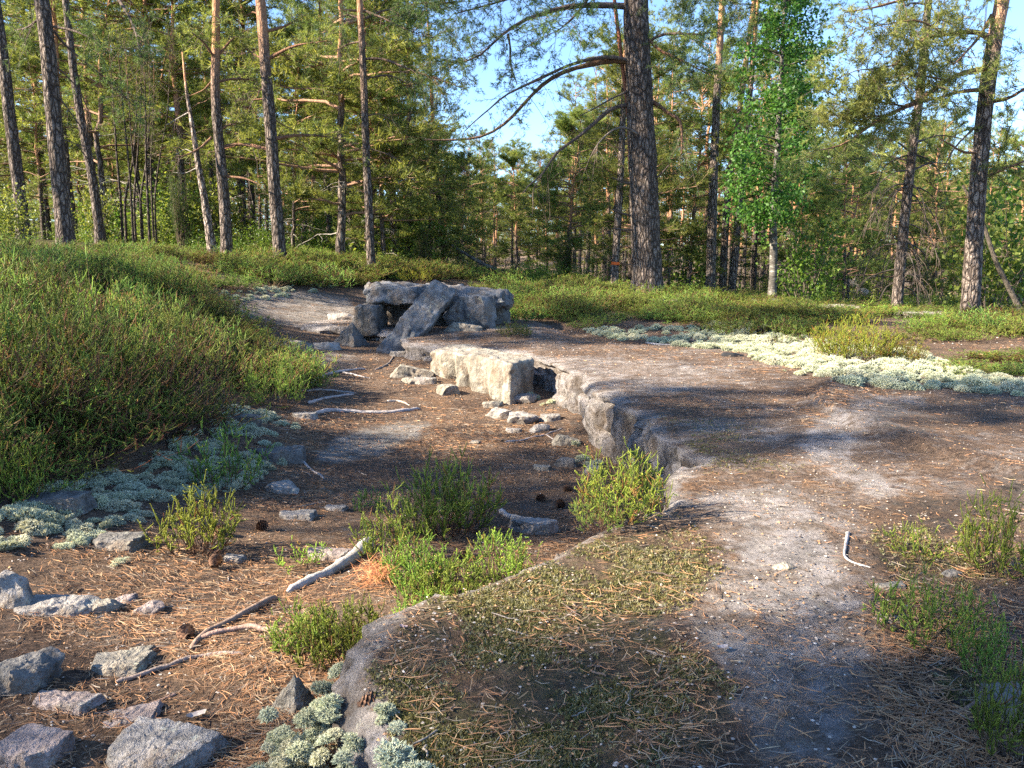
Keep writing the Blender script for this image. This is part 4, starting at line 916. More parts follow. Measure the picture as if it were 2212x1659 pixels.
def spruce(seed, Ht=5., spread=1.1, nb=70):
    rg = R(seed); wood = MB(); fol = MB(); k_ = np.linspace(0, 1, 14); ax = np.stack([0*k_, 0*k_, k_*Ht-.1], 1); V, Q = tubes(ax, .06*(1-.95*k_), 6); wood.add(V, None, Q, np.concatenate([np.repeat(DARKB[None], len(V), 0), np.full((len(V), 1), .5)], 1))
    z = .15+(Ht-.3)*np.sort(rg.random(nb)); L = spread*(1.02-z/Ht)**.85*rg.uniform(.75, 1.15, nb)+.08; P = branch_paths(np.stack([0*z, 0*z, z], 1), rg.uniform(0, 6.28, nb), L, rg, 6, -.1, .1, .03)
    V, Q = tubes(P, .010*np.linspace(1, .3, 6)[None].repeat(nb, 0), 3); wood.add(V, None, Q, np.concatenate([np.repeat(V3(.12, .09, .07)[None], len(V), 0), np.zeros((len(V), 1))], 1))
    nt_ = 16; t = rg.uniform(.15, 1, (nb, nt_)); i0 = np.clip((t*5).astype(int), 0, 4); f = t*5-i0; I = np.arange(nb)[:, None]; c = P[I, i0]*(1-f)[..., None]+P[I, i0+1]*f[..., None]; bd = norm(P[:, -1]-P[:, 0])[:, None]
    d = norm(bd*.8+rg.standard_normal((nb, nt_, 3))*V3(.8, .8, .25)); wl = .2*L[:, None, None]*(1.2-t[..., None])
    for q in (.25, .6, 1.0): needles(fol, (c+d*wl*q).reshape(-1, 3), d.reshape(-1, 3), 9, .055, .009, rg, .06, .6, V3(.022, .05, .016), V3(.07, .12, .03))
    return wood.mesh('young_spruce_trunk', M_BARK), fol.mesh('young_spruce_foliage', M_NEEDLE), dict(Ht=Ht)
SPRUCE = [spruce(421), spruce(422, 5, .8, 80)]
def juniper(seed, Ht=2.2, Rr=.42):
    rg = R(seed); fol = MB(); wood = MB(); n = 60; az = rg.uniform(0, 6.28, n); r = Rr*np.sqrt(rg.random(n)); z0 = rg.random(n)**.8*Ht*.6; b = np.stack([np.cos(az)*r*.2, np.sin(az)*r*.2, z0*.5], 1); prof = np.sqrt(np.clip(1-((z0+Ht*.3)/Ht)**2, .05, 1))
    tip = np.stack([np.cos(az)*r*prof, np.sin(az)*r*prof, z0+Ht*.38], 1); u = np.linspace(0, 1, 6)[None, :, None]; P = b[:, None]*(1-u)+tip[:, None]*u+rg.standard_normal((n, 6, 3))*.02
    V, Q = tubes(P, np.tile(np.linspace(.01, .003, 6), (n, 1)), 3); wood.add(V, None, Q, np.concatenate([np.repeat(V3(.13, .095, .07)[None], len(V), 0), np.zeros((len(V), 1))], 1))
    k_ = 26; t = rg.uniform(.2, 1.02, (n, k_)); i0 = np.clip((t*5).astype(int), 0, 4); f = t*5-i0; I = np.arange(n)[:, None]; c = (P[I, i0]*(1-f)[..., None]+P[I, i0+1]*f[..., None]).reshape(-1, 3); c = c+rg.standard_normal(c.shape)*.05
    needles(fol, c, rg.standard_normal(c.shape)*.6+V3(0, 0, .8), 12, .045, .007, rg, .08, .7, V3(.03, .06, .016), V3(.09, .14, .032)); return wood.mesh('juniper_stems', M_BARK), fol.mesh('juniper_foliage', M_NEEDLE), dict(Ht=Ht)
JUN = [juniper(431), juniper(432, 2.2, .6)]
def leaf_blades(mb, C, rg, size, lo, hi, flat=.4):
    m = len(C); nrm = norm(rg.standard_normal((m, 3))*V3(1, 1, 1)+V3(0, 0, flat)); a = perp(nrm, rg); b = np.cross(nrm, a); s = size*rg.uniform(.6, 1.25, (m, 1)); k_ = rg.random((m, 1))
    V = np.stack([C-a*s*.55, C+b*s*.38+nrm*s*.08, C+a*s*.6, C-b*s*.38+nrm*s*.08], 1).reshape(-1, 3); i = np.arange(m)*4
    T = np.concatenate([np.stack([i, i+1, i+2], 1), np.stack([i, i+2, i+3], 1)]); mb.add(V, T, None, np.repeat((lo*(1-k_)+hi*k_), 4, 0))
def leafy(seed, Ht, Rr, n, size, lo, hi, nst=14, trunk=None):
    """leafy shrub: many stems, leaves gathered round the twig ends"""
    rg = R(seed); wood = MB(); fol = MB(); az = rg.uniform(0, 6.28, nst); r = Rr*rg.uniform(.3, 1, nst); tip = np.stack([np.cos(az)*r, np.sin(az)*r, Ht*rg.uniform(.5, 1, nst)], 1); b = tip*V3(.1, .1, 0)
    u = np.linspace(0, 1, 6)[None, :, None]; P = b[:, None]*(1-u)+tip[:, None]*u+rg.standard_normal((nst, 6, 3))*.04*Ht*.5*u; V, Q = tubes(P, np.tile(np.linspace(.012, .003, 6), (nst, 1)), 3); wood.add(V, None, Q, np.concatenate([np.repeat(V3(.14, .11, .09)[None], len(V), 0), np.zeros((len(V), 1))], 1))
    cl = 10; t = rg.uniform(.25, 1, (nst, cl)); i0 = np.clip((t*5).astype(int), 0, 4); I = np.arange(nst)[:, None]; c = (P[I, i0+1]+rg.standard_normal((nst, cl, 3))*Rr*.22).reshape(-1, 3)
    pts = np.repeat(c, n//len(c)+1, 0); pts = pts+rg.standard_normal(pts.shape)*Rr*.13; leaf_blades(fol, pts, rg, size, lo, hi); return wood.mesh('shrub_stems', M_BARK), fol.mesh('shrub_foliage', M_LEAF), dict(Ht=Ht)
SHRUB = [leafy(441, 1.6, .9, 1500, .07, V3(.05, .11, .018), V3(.16, .25, .04)), leafy(442, 1.6, .8, 1500, .08, V3(.07, .11, .025), V3(.24, .27, .06)), leafy(443, .6, .8, 900, .05, V3(.05, .1, .018), V3(.14, .2, .035), 20)]

def place(name, pr, x, y, sc_, rz, label, cat, group, parts=('trunk', 'crown'), hs=1.0, sink=.05):
    e = empty(name, (x, y, float(H(x, y)[0])-sink), label, cat, group)
    for nm, me in zip(parts, pr[:2]):
        o = child(nm, me, e); o.scale = (sc_*hs, sc_*hs, sc_); o.rotation_euler = (0, 0, rz)
    return e

def xy_at(px, Y): return (px-1106)/F*(Y*cp+.05*Y)*0+(px-1106)/F*Y*1.0*(1/ cp)*cp, Y
# --- trunks drawn one by one from the photograph
def limb(e, pts, depth, r0, r1, col, d1=None, n=14, seed=1, alpha=.3, name='branch', sides=6):
    """a limb whose outline is seen along pts, at forward distances depth..d1"""
    pts = np.array(pts, float); Y = np.linspace(depth, depth if d1 is None else d1, len(pts)); P = plane(pts[:, 0], pts[:, 1], Y); P = spline(P, n); rg = R(seed)
    rad = np.linspace(r0, r1, n)*(1+.08*rg.standard_normal(n)); V, Q = tubes(P, rad, sides, .05, rg); mb = MB(); mb.add(V, None, Q, np.concatenate([np.repeat(np.array(col)[None], len(V), 0)*rg.uniform(.8, 1.15, (len(V), 1)), np.full((len(V), 1), alpha)], 1))
    return mb.obj(name, M_BARK, e), P
def twigs_on(P, rg, k_, L, wood, droop=-.3, t0=.25, r=.006, n=6, col=(.12, .09, .075)):
    """fine side twigs hanging along a limb; returns their paths"""
    t = rg.uniform(t0, 1, k_)*(len(P)-1); i = np.clip(t.astype(int), 0, len(P)-2); f = (t-i)[:, None]; b = P[i]*(1-f)+P[i+1]*f; d = norm(P[i+1]-P[i]); d = norm(d*.7+rg.standard_normal((k_, 3))*.75)
    ll = L*rg.uniform(.5, 1.2, k_); u = np.linspace(0, 1, n)[None, :, None]; T = b[:, None]+d[:, None]*ll[:, None, None]*u+V3(0, 0, 1)*droop*ll[:, None, None]*u**2+np.cumsum(rg.standard_normal((k_, n, 3))*.035*L, 1)*u
    V, Q = tubes(T, r*np.linspace(1, .3, n)[None].repeat(k_, 0), 3); wood.add(V, None, Q, np.concatenate([np.repeat(np.array(col)[None], len(V), 0), np.zeros((len(V), 1))], 1)); return T
def tufts_on(T, rg, k_, fol, nn=16, L=.07, W=.006, t0=.3, jitter=.03, **kw):
    m, n, _ = T.shape; t = rg.uniform(t0, 1, (m, k_))*(n-1); i = np.clip(t.astype(int), 0, n-2); f = (t-i)[..., None]; I = np.arange(m)[:, None]; c = (T[I, i]*(1-f)+T[I, i+1]*f).reshape(-1, 3)+rg.standard_normal((m*k_, 3))*jitter
    d = norm(T[I, i+1]-T[I, i]).reshape(-1, 3); d = norm(d+rg.standard_normal(d.shape)*.5+V3(0, 0, .3)); needles(fol, c, d, nn, L, W, rg, **kw)
def hero(pts, Y, wpx, label, cat='tree', name='pine_tree', Htop=13., pal='low', seed=1, flare=.45, crown=None, n=44, sides=16, matr=None, lean_top=0, pale=1.0):
    """a tree whose trunk is seen along pts (top to base); above the frame it goes on to Htop with a crown"""
    pts = np.array(pts, float)[::-1]; P = plane(pts[:, 0], pts[:, 1], Y); base = P[0].copy(); gz = float(H(base[0], base[1])[0]); P[0, 2] = min(P[0, 2], gz)-.12; P0 = np.array([P[0, 0], P[0, 1], gz])
    dz = P[-1]-P[-2]; dz = dz/dz[2]; top = P[-1]; last = np.array([top + V3(dz[0]*.4, 0, 1)*q for q in np.linspace(0, gz+Htop-top[2], 5)[1:]]) if gz+Htop > top[2]+.3 else np.zeros((0, 3))
    A = spline(np.r_[P, last], n); rg = R(seed); w0 = wpx*Y/F/2; hh = np.maximum(A[:, 2]-gz, 0); rad = w0*np.clip(1-.9*(hh/Htop)**1.25, .06, 1)*(1+flare*np.exp(-np.maximum(hh, 0)/.16)); V, Q = tubes(A, rad, sides, .03, rg)
    e = empty(name, P0, label, cat); mb = MB(); of = {'low': .8, 'mid': .5, 'high': .36}[pal]; mb.add(V, None, Q, bark_col(V[:, 2]-gz, Htop, seed, of, pale)); tr = mb.obj('trunk', matr or M_BARK, e)
    if crown:
        pr = crown; top = A[-1]; c = child('crown', pr[1], e); s_ = (Htop)/pr[2]['Ht']; c.scale = (s_, s_, s_); c.location = Vector(((A[-8][0]-P0[0]), (A[-8][1]-P0[1]), 0)); c.rotation_euler = (0, 0, seed*2.1 % 6.28)
    return e, A
HIGH = [proto('high_crown', 451, Ht=13, cb=7.2, spread=2.4, nb=44, trunk=False, dead=0), proto('high_crown', 452, Ht=13, cb=8.2, spread=2.0, nb=36, trunk=False, dead=0)]
DT = (.13, .10, .085); OT = (.30, .15, .085)
def foliage_on(e, paths, seed, ntw=10, L=.5, tf=7, nn=16, droop=-.25, t0=.3, needle_L=.075, W=.0085, leafy_=True, tw_t0=.3, **kw):
    if 1 < len(paths) <= 12:
        for i_, p_ in enumerate(paths): foliage_on(e, [p_], seed*31+i_, ntw, L, tf, nn, droop, t0, needle_L, W, leafy_, tw_t0, **kw)
        return
    rg = R(seed); wood, fol = MB(), MB()
    for P in paths:
        T = twigs_on(P, rg, ntw, L, wood, droop, t0); T2 = twigs_on(T.reshape(-1, 3)[:0].reshape(-1, 3) if False else T[:, 2:].reshape(-1, 3), rg, ntw*2, L*.45, wood, droop, 0, .004, 5)
        if leafy_:
            tufts_on(T, rg, tf, fol, nn, needle_L, W, tw_t0, **kw); tufts_on(T2, rg, max(2, tf//2), fol, nn, needle_L, W, tw_t0, **kw)
    wood.obj('twigs', M_BARK, e)
    if leafy_: fol.obj('needles', M_NEEDLE, e)

# the big pine
e, A = hero([(1372, -20), (1376, 100), (1384, 260), (1388, 330), (1392, 420), (1394, 500), (1398, 600), (1400, 636)], 14.0, 63, 'thick dark-barked pine with long drooping dead limbs in the heather', Htop=15, seed=501, flare=.35, n=60, sides=26, crown=HIGH[0], pale=.92)
L1, p1 = limb(e, [(1352, 14), (1287, 10), (1220, 15), (1170, 30), (1130, 43), (1100, 63), (1070, 87), (1037, 123), (1010, 133), (977, 135)], 14.0, .055, .01, DT, 13.2, seed=1)
L2, p2 = limb(e, [(1097, 73), (1104, 107), (1100, 133), (1117, 183)], 13.7, .022, .008, DT, seed=2)
L3, p3 = limb(e, [(1368, 137), (1337, 123), (1303, 123), (1270, 128), (1230, 140), (1187, 160), (1137, 183), (1087, 207), (1053, 240), (1030, 257), (1004, 283)], 14.0, .042, .008, DT, 13.0, 18, 3)
L4, p4 = limb(e, [(1358, 133), (1320, 128), (1270, 140), (1220, 153), (1177, 177), (1147, 207), (1120, 237), (1097, 263), (1070, 283), (1030, 300), (970, 303), (917, 302)], 14.0, .055, .01, (.17, .105, .07), 13.3, 18, 4)
L5, p5 = limb(e, [(1352, 227), (1320, 233), (1287, 263), (1257, 290), (1230, 310), (1203, 327), (1187, 353), (1170, 380), (1137, 403), (1130, 417)], 14.0, .045, .008, DT, 13.2, 16, 5)
L6, p6 = limb(e, [(1377, 290), (1353, 273), (1327, 277), (1303, 297), (1287, 317), (1270, 350)], 13.8, .022, .006, (.2, .17, .15), 13.3, seed=6)
L7, p7 = limb(e, [(1357, 197), (1320, 213), (1287, 233), (1253, 250)], 14.0, .022, .006, DT, 13.5, seed=7)
L8, p8 = limb(e, [(1170, 380), (1150, 410), (1152, 440), (1150, 462)], 13.2, .012, .004, DT, seed=8)
L9, p9 = limb(e, [(1400, 90), (1430, 73), (1474, 72), (1520, 75)], 14.0, .03, .012, DT, 13.6, seed=9)
L10, p10 = limb(e, [(1400, 83), (1424, 110), (1457, 123), (1485, 137), (1530, 160)], 14.0, .03, .01, OT, 13.4, seed=10)
L11, p11 = limb(e, [(1403, 217), (1424, 227), (1444, 247), (1467, 253), (1474, 283), (1472, 333)], 14.0, .04, .012, (.2, .11, .07), 13.7, seed=11)
for pts, sd_ in (([(1360, 397), (1340, 392), (1322, 383)], 12), ([(1362, 466), (1340, 460), (1322, 452)], 13), ([(1364, 497), (1345, 496), (1322, 493)], 14), ([(1412, 390), (1432, 372), (1445, 357)], 15)):
    limb(e, pts, 13.9, .02, .012, DT, 13.7, 8, sd_)
# the thin red stem just left of it is a dead leader of the same pine
limb(e, [(1325, -20), (1337, 83), (1350, 187), (1357, 233), (1360, 300), (1362, 370)], 14.15, .03, .04, (.28, .12, .07), 14.1, 16, 16, .1)
SHADE_N = dict(lo=V3(.05, .09, .035), hi=V3(.14, .20, .07))  # pine needle green darkened to stand for the shade side
foliage_on(e, [p1], 601, 30, .8, 8, 17, -.1, .25, **SHADE_N); foliage_on(e, [p2], 602, 10, .5, 4, 14, -.2, .3, **SHADE_N)
foliage_on(e, [p4], 603, 14, .55, 4, 14, -.35, .35, **SHADE_N)
foliage_on(e, [p3], 607, 12, .5, 2, 12, -.45, .3, **SHADE_N)
foliage_on(e, [p9, p10], 604, 16, .7, 8, 16, -.1, .4, **SHADE_N); foliage_on(e, [p5, p6], 605, 10, .45, 0, 0, -.8, .3, leafy_=False)
foliage_on(e, [p11], 606, 8, .5, 3, 14, -.5, .5, **SHADE_N)
for k_, (pts, y0) in enumerate((([(1350, -60), (1250, -40), (1150, -20), (1060, 10), (980, 30)], 13.6), ([(1360, -90), (1290, -30), (1240, 40), (1200, 70)], 13.2), ([(1370, -70), (1450, -40), (1530, -20), (1600, 10)], 13.6))):
    _, q = limb(e, pts, 14.0, .04, .01, DT, y0, 14, 20+k_); foliage_on(e, [q], 620+k_, 26, .8, 8, 17, -.25, .3, **SHADE_N)

# the pine at the right edge
e, A = hero([(2170, -20), (2165, 0), (2148, 83), (2138, 150), (2128, 217), (2122, 283), (2115, 367), (2108, 467), (2102, 553), (2095, 697)], 12.0, 36, 'reddish flaky-barked pine by the right edge with sunlit branches', Htop=13, pal='high', pale=1.25, seed=511, flare=.25, n=54, sides=20, crown=HIGH[1])
ps = []
for k_, (pts, r_, y1) in enumerate([([(2140, 83), (2108, 67), (2075, 70), (2042, 75), (2008, 77), (1975, 97), (1948, 123), (1935, 140)], .045, 11.4),
    ([(2135, 147), (2092, 153), (2042, 173), (2008, 203), (1958, 230), (1908, 253), (1875, 273), (1842, 300), (1808, 320), (1758, 325)], .045, 10.8),
    ([(2125, 193), (2075, 197), (2042, 207), (1992, 220), (1942, 240)], .035, 11.2), ([(2142, 33), (2118, 77), (2090, 110), (2060, 140)], .03, 11.2),
    ([(2150, -10), (2050, -20), (1942, 0), (1892, 17), (1825, 27)], .04, 11.0), ([(2132, 220), (2185, 213), (2212, 190), (2260, 170)], .035, 11.6), ([(2110, 390), (2175, 363), (2212, 347), (2260, 340)], .03, 11.6),
    ([(2122, 260), (2090, 290), (2060, 320), (2040, 360)], .02, 11.3), ([(2116, 330), (2080, 330), (2050, 310), (2030, 300)], .02, 11.5)]):
    o, q = limb(e, pts, 12.0, r_, .008, (.24, .14, .09), y1, 16, 30+k_)
    if k_ < 7: ps.append(q)
SUN_N = dict(lo=V3(.10, .14, .04), hi=V3(.30, .32, .10))  # lighter green of the same needles, for sunlit branches
for k_, q in enumerate(ps): foliage_on(e, [q], 640+k_, 30 if k_ < 2 else 18, .75, 7, 18, -.12, .15, **SUN_N)
for k_, (pts, r_) in enumerate([([(1935, 140), (1890, 150), (1850, 150), (1800, 175)], .012), ([(2042, 75), (1985, 40), (1930, 50), (1870, 60), (1830, 75)], .016), ([(1958, 230), (1900, 220), (1850, 215), (1805, 220)], .012), ([(1908, 253), (1870, 245), (1830, 255), (1790, 270)], .012), ([(2042, 173), (1980, 160), (1925, 180), (1880, 190)], .014)]):
    o, q = limb(e, pts, 11.4, r_, .004, (.24, .14, .09), 10.9, 10, 50+k_); foliage_on(e, [q], 660+k_, 22, .6, 7, 18, -.1, .05, **SUN_N)

# dead spruce in front of it
e, A = hero([(2008, -20), (2005, 0), (2000, 67), (1988, 200), (1978, 267), (1968, 350), (1958, 433), (1948, 533), (1936, 672)], 14.5, 22, 'dark dead spruce with drooping bare branches right of the birch', Htop=11, seed=521, flare=.3, name='spruce_tree')
rg = R(522); dd = []
for k_ in range(26):
    y0 = rg.uniform(330, 640); x0 = np.interp(y0, [0, 350, 670], [2005, 1968, 1936]); s_ = 1 if k_ % 2 else -1; L = rg.uniform(40, 105)*(1 if s_ < 0 else .85)
    o, q = limb(e, [(x0, y0), (x0+s_*L*.35, y0-4+rg.uniform(-8, 10)), (x0+s_*L*.75, y0+18+rg.uniform(0, 22)), (x0+s_*L, y0+55+rg.uniform(0, 50))], 14.5, .016, .004, (.065, .055, .05), 14.5+rg.uniform(-1, 1), 10, 70+k_, 0, sides=4); dd.append(q)
foliage_on(e, dd, 523, 6, .3, 0, 0, -.9, .3, leafy_=False)
gg = []
for k_, pts in enumerate([[(1968, 350), (1920, 335), (1870, 340), (1820, 350)], [(1970, 330), (1930, 300), (1880, 300)], [(1972, 310), (2030, 290), (2080, 300)], [(1980, 270), (1930, 262), (1890, 270)], [(1985, 220), (2030, 210), (2070, 225)], [(1990, 160), (1950, 160), (1915, 175)], [(1995, 90), (1965, 60), (1930, 70)], [(1998, 70), (2030, 40), (2060, 55)], [(1968, 370), (2010, 350), (2060, 355)], [(2003, 10), (1970, 5), (1940, 20)]]):
    o, q = limb(e, pts, 14.5, .022, .006, (.10, .08, .07), 14.5+(-1)**k_*.8, 10, 100+k_, 0, sides=5); gg.append(q)
for k_, q in enumerate(gg): foliage_on(e, [q], 530+k_, 12, .45, 5, 14, -.2, .2, lo=V3(.04, .07, .02), hi=V3(.12, .16, .045))
# leaning dead trunk at the right edge
e = empty('dead_tree', plane(2212, 690, 12.6)[0], 'thin dead trunk leaning across the right edge', 'dead tree')
o, q = limb(e, [(2080, 400), (2098, 433), (2125, 483), (2135, 518), (2154, 575), (2180, 621), (2203, 670), (2230, 720)], 12.6, .022, .06, (.10, .085, .07), 12.6, 20, 130, .2, 'trunk'); foliage_on(e, [q], 531, 9, .4, 0, 0, .2, .1, leafy_=False)

# left trunks
def side_branches(e, lst, Y, col=DT, seed=200, leaf=(), L=.45, **kw):
    out = []
    for k_, (pts, r_, y1) in enumerate(lst):
        o, q = limb(e, pts, Y, r_, .006, col, Y+y1, 12, seed+k_); out.append(q)
        if k_ in leaf: foliage_on(e, [q], seed+k_+50, 12, L, 5, 14, -.2, .3, **kw)
    bare = [q for k_, q in enumerate(out) if k_ not in leaf]
    if bare: foliage_on(e, bare, seed+99, 5, .35, 0, 0, -.5, .3, leafy_=False)
    return out
e, A = hero([(-14, -20), (-2, 60), (10, 133), (17, 233), (30, 317), (40, 400), (46, 450)], 15, 25, 'grey pine trunk cut by the left edge with a sunlit side', pal='mid', seed=541, crown=HIGH[0])
e, A = hero([(86, -20), (97, 20), (104, 110), (110, 180), (116, 260), (124, 350), (132, 430), (143, 508)], 12.5, 33, 'thick straight grey pine rising from the heather at the left', Htop=14, seed=542, crown=HIGH[1], flare=.5, n=54, sides=20)
side_branches(e, [([(113, 57), (150, 63), (187, 77), (217, 93), (243, 117)], .02, -.4), ([(116, 66), (140, 100), (180, 130), (240, 180), (290, 230)], .02, .6), ([(247, -20), (262, 10), (277, 30), (293, 67), (300, 100), (307, 130)], .03, -1.5), ([(122, 143), (170, 190), (200, 260)], .012, .5), ([(128, 210), (165, 260), (185, 290)], .012, .2), ([(130, 300), (165, 310), (190, 345)], .012, .2), ([(100, -30), (180, -60), (247, -20)], .04, -1.5), ([(97, 30), (60, 60), (30, 66)], .02, .5)], 12.5, DT, 210, (0, 1, 2, 7), .5, **SHADE_N)
e, A = hero([(158, 150), (163, 183), (170, 233), (183, 300), (197, 367), (207, 433), (217, 500)], 17, 19, 'slim grey pine between the thick one and the thicket', Htop=11, pal='mid', seed=543, crown=HIGH[1])
e, A = hero([(403, 200), (410, 240), (420, 300), (430, 367), (440, 417), (450, 483), (462, 548)], 15.5, 19, 'bleached dead pine trunk with a broken top', 'dead tree', 'dead_pine', 3.9, 'low', 544, pale=1.9)
side_branches(e, [([(425, 335), (400, 320), (380, 335)], .012, .3), ([(430, 360), (400, 375), (375, 372)], .012, .4), ([(413, 240), (385, 255), (360, 270)], .015, .3)], 15.5, (.33, .3, .27), 230)
e, A = hero([(467, 120), (463, 173), (467, 233), (472, 300), (477, 350), (482, 400), (487, 467), (490, 548)], 15, 24, 'crooked red-topped pine right of the bleached trunk', Htop=9, pal='high', seed=545, crown=None)
side_branches(e, [([(470, 177), (500, 170), (530, 170), (560, 178)], .03, .3), ([(473, 280), (493, 270), (530, 263)], .03, .3), ([(457, 297), (433, 320), (400, 337), (377, 338)], .03, -.4), ([(480, 317), (513, 310), (547, 317), (575, 324)], .035, .0), ([(485, 380), (530, 385), (565, 400)], .03, -.3), ([(463, 170), (440, 195), (410, 207)], .02, .3), ([(467, 130), (440, 90), (400, 60)], .03, -.5), ([(467, 125), (500, 85), (540, 60)], .03, .5), ([(466, 122), (470, 60), (465, 10)], .03, 0.2)], 15, (.24, .135, .085), 240, (0, 1, 6, 7, 8), .55)
e, A = hero([(560, -20), (563, 0), (570, 83), (573, 150), (580, 217), (587, 300), (590, 383), (598, 467), (607, 550)], 15, 27, 'tall pine with orange upper bark and long side limbs', Htop=13, pal='high', seed=546, crown=HIGH[0], n=54, sides=18)
side_branches(e, [([(578, 67), (617, 57), (640, 43), (660, 32)], .03, .4), ([(580, 127), (610, 110), (640, 97), (673, 93), (707, 88)], .035, -.3), ([(593, 300), (633, 292), (673, 292), (710, 295), (747, 303)], .04, .4), ([(585, 325), (547, 313), (520, 310), (483, 323), (450, 330)], .035, .3), ([(567, 127), (547, 117), (533, 103)], .02, .2), ([(575, 190), (560, 195), (556, 210)], .02, -.2), ([(588, 255), (620, 275), (645, 285)], .014, .2), ([(592, 347), (625, 350), (650, 360)], .012, .2), ([(566, 33), (545, 25), (530, 35)], .02, .2), ([(575, 213), (540, 216), (510, 214)], .018, .2)], 15, (.25, .135, .085), 260, (0, 1, 2), .55)
e, A = hero([(776, -20), (777, 0), (782, 100), (787, 200), (790, 300), (794, 400), (799, 500), (803, 580)], 16, 18, 'slender straight dark pine left of the slab table', Htop=12, pal='high', seed=547, crown=None, n=50, sides=14)
side_branches(e, [([(787, 23), (830, 40), (870, 60), (905, 75)], .025, -.3), ([(790, 127), (830, 125), (870, 145), (930, 165), (985, 185)], .028, -.5), ([(790, 40), (830, 20), (880, 20), (920, 50)], .025, .3), ([(778, 90), (750, 95), (725, 110)], .02, .3), ([(792, 250), (820, 245), (850, 262)], .014, .3), ([(795, 320), (830, 330), (870, 350)], .014, -.2), ([(779, 40), (750, 30), (720, 45)], .02, .3), ([(788, 170), (840, 160), (900, 190)], .02, .4), ([(777, -10), (810, -40), (870, -20), (920, 0)], .025, .3)], 16, (.16, .11, .085), 280, (0, 1, 2, 3, 6, 7, 8), .6, **SHADE_N)
e, A = hero([(842, 250), (845, 330), (848, 400), (851, 480), (853, 580)], 21, 15, 'pale sunlit trunk right of the slender dark pine', Htop=9.5, pal='mid', seed=548, crown=PINES[1], pale=1.3)
e, A = hero([(884, 330), (884, 400), (882, 470), (877, 575)], 22, 14, 'leaning brown trunk behind the pale sunlit one', Htop=9.5, pal='mid', seed=549, crown=PINES[0])
e, A = hero([(702, 300), (706, 400), (710, 480), (713, 560)], 24, 16, 'grey trunk in the heather left of the slender dark pine', Htop=10, pal='mid', seed=550, crown=PINES[3])
e, A = hero([(748, 330), (753, 420), (758, 500), (763, 562)], 25, 14, 'second grey trunk just left of the slender dark pine', Htop=10, pal='mid', seed=551, crown=PINES[1])
e, A = hero([(942, 380), (950, 450), (957, 520), (960, 575)], 26, 12, 'tilted red-brown trunk above the bare far rock', Htop=10, pal='high', seed=552, crown=PINES[0])
# right of the big pine
e, A = hero([(1560, -20), (1556, 100), (1548, 200), (1545, 300), (1540, 400), (1538, 500), (1534, 640)], 20, 21, 'stout pink-lit pine, leftmost of the three beside the birch', Htop=13, pal='mid', seed=553, crown=PINES[4], pale=1.35)
e, A = hero([(1590, 300), (1577, 350), (1572, 420), (1566, 500), (1560, 640)], 21, 17, 'reddish middle trunk of the three beside the birch', Htop=12, pal='mid', seed=554, crown=PINES[1], pale=1.2)
e, A = hero([(1612, 300), (1606, 343), (1600, 400), (1594, 470), (1588, 560), (1576, 640)], 21, 17, 'leaning pale pine nearest the birch of the three', Htop=12, pal='mid', seed=555, crown=PINES[0], pale=1.35)
e, A = hero([(1340, 400), (1336, 460), (1331, 540), (1325, 628)], 19, 17, 'pale trunk with an orange paint band left of the thick pine', Htop=11, pal='mid', seed=556, crown=PINES[3], pale=1.45)
bp = plane(np.array([1329.5, 1329]), np.array([566, 572]), 19.0); V, Q = tubes(spline(np.r_[bp[:1], bp.mean(0)[None], bp[1:]], 4), np.full(4, 17*19/F/2*1.08), 14); mb = MB(); mb.add(V, None, Q); mb.obj('paint_band', M_PAINT, e)

# birch
e, A = hero([(1697, -20), (1690, 100), (1685, 200), (1680, 330), (1668, 450), (1672, 550), (1668, 648)], 17, 17, 'birch with a pale lower stem and dark glossy leaves', Htop=8.2, seed=561, matr=M_BIRCH, name='birch_tree', flare=.5)
rg = R(562); fol = MB(); wood = MB(); ax_p = np.array([1693, 1688, 1684, 1680, 1674, 1668]); ax_y = np.array([0, 120, 220, 330, 400, 460])
cl = []
def prof(y): return np.interp(y, [-60, 20, 100, 200, 280, 350, 420, 480, 560], [45, 60, 78, 98, 100, 98, 82, 58, 40])
pths = []
for k_ in range(105):
    y0 = rg.uniform(-60, 500); x0 = np.interp(y0, [-60, 0, 330, 460, 550], [1697, 1694, 1680, 1668, 1671]); s_ = rg.choice([-1, 1]); wv = prof(y0)*rg.uniform(.12, 1.28); dy = rg.uniform(-1.2, 1.2)
    P = plane(np.array([x0, x0+s_*wv*.5, x0+s_*wv]), np.array([y0, y0-14, y0-rg.uniform(-8, 24)]), np.array([17, 17+dy*.5, 17+dy])); P = spline(P, 7); pths.append(P)
P = np.array(pths); V, Q = tubes(P, np.tile(np.linspace(.016, .004, 7), (len(P), 1)), 4); wood.add(V, None, Q, np.concatenate([np.repeat(V3(.09, .075, .065)[None], len(V), 0), np.zeros((len(V), 1))], 1))
t = rg.uniform(.3, 1, (len(P), 7)); i0 = np.clip((t*6).astype(int), 0, 5); I = np.arange(len(P))[:, None]; c = P[I, i0+1].reshape(-1, 3)+rg.standard_normal((len(P)*7, 3))*.11
pp = np.repeat(c, 19, 0); pp = pp+rg.standard_normal(pp.shape)*V3(.085, .085, .085); leaf_blades(fol, pp, rg, .072, V3(.032, .09, .018), V3(.11, .21, .04))
wood.obj('branches', M_BARK, e); fol.obj('foliage', M_LEAF, e)
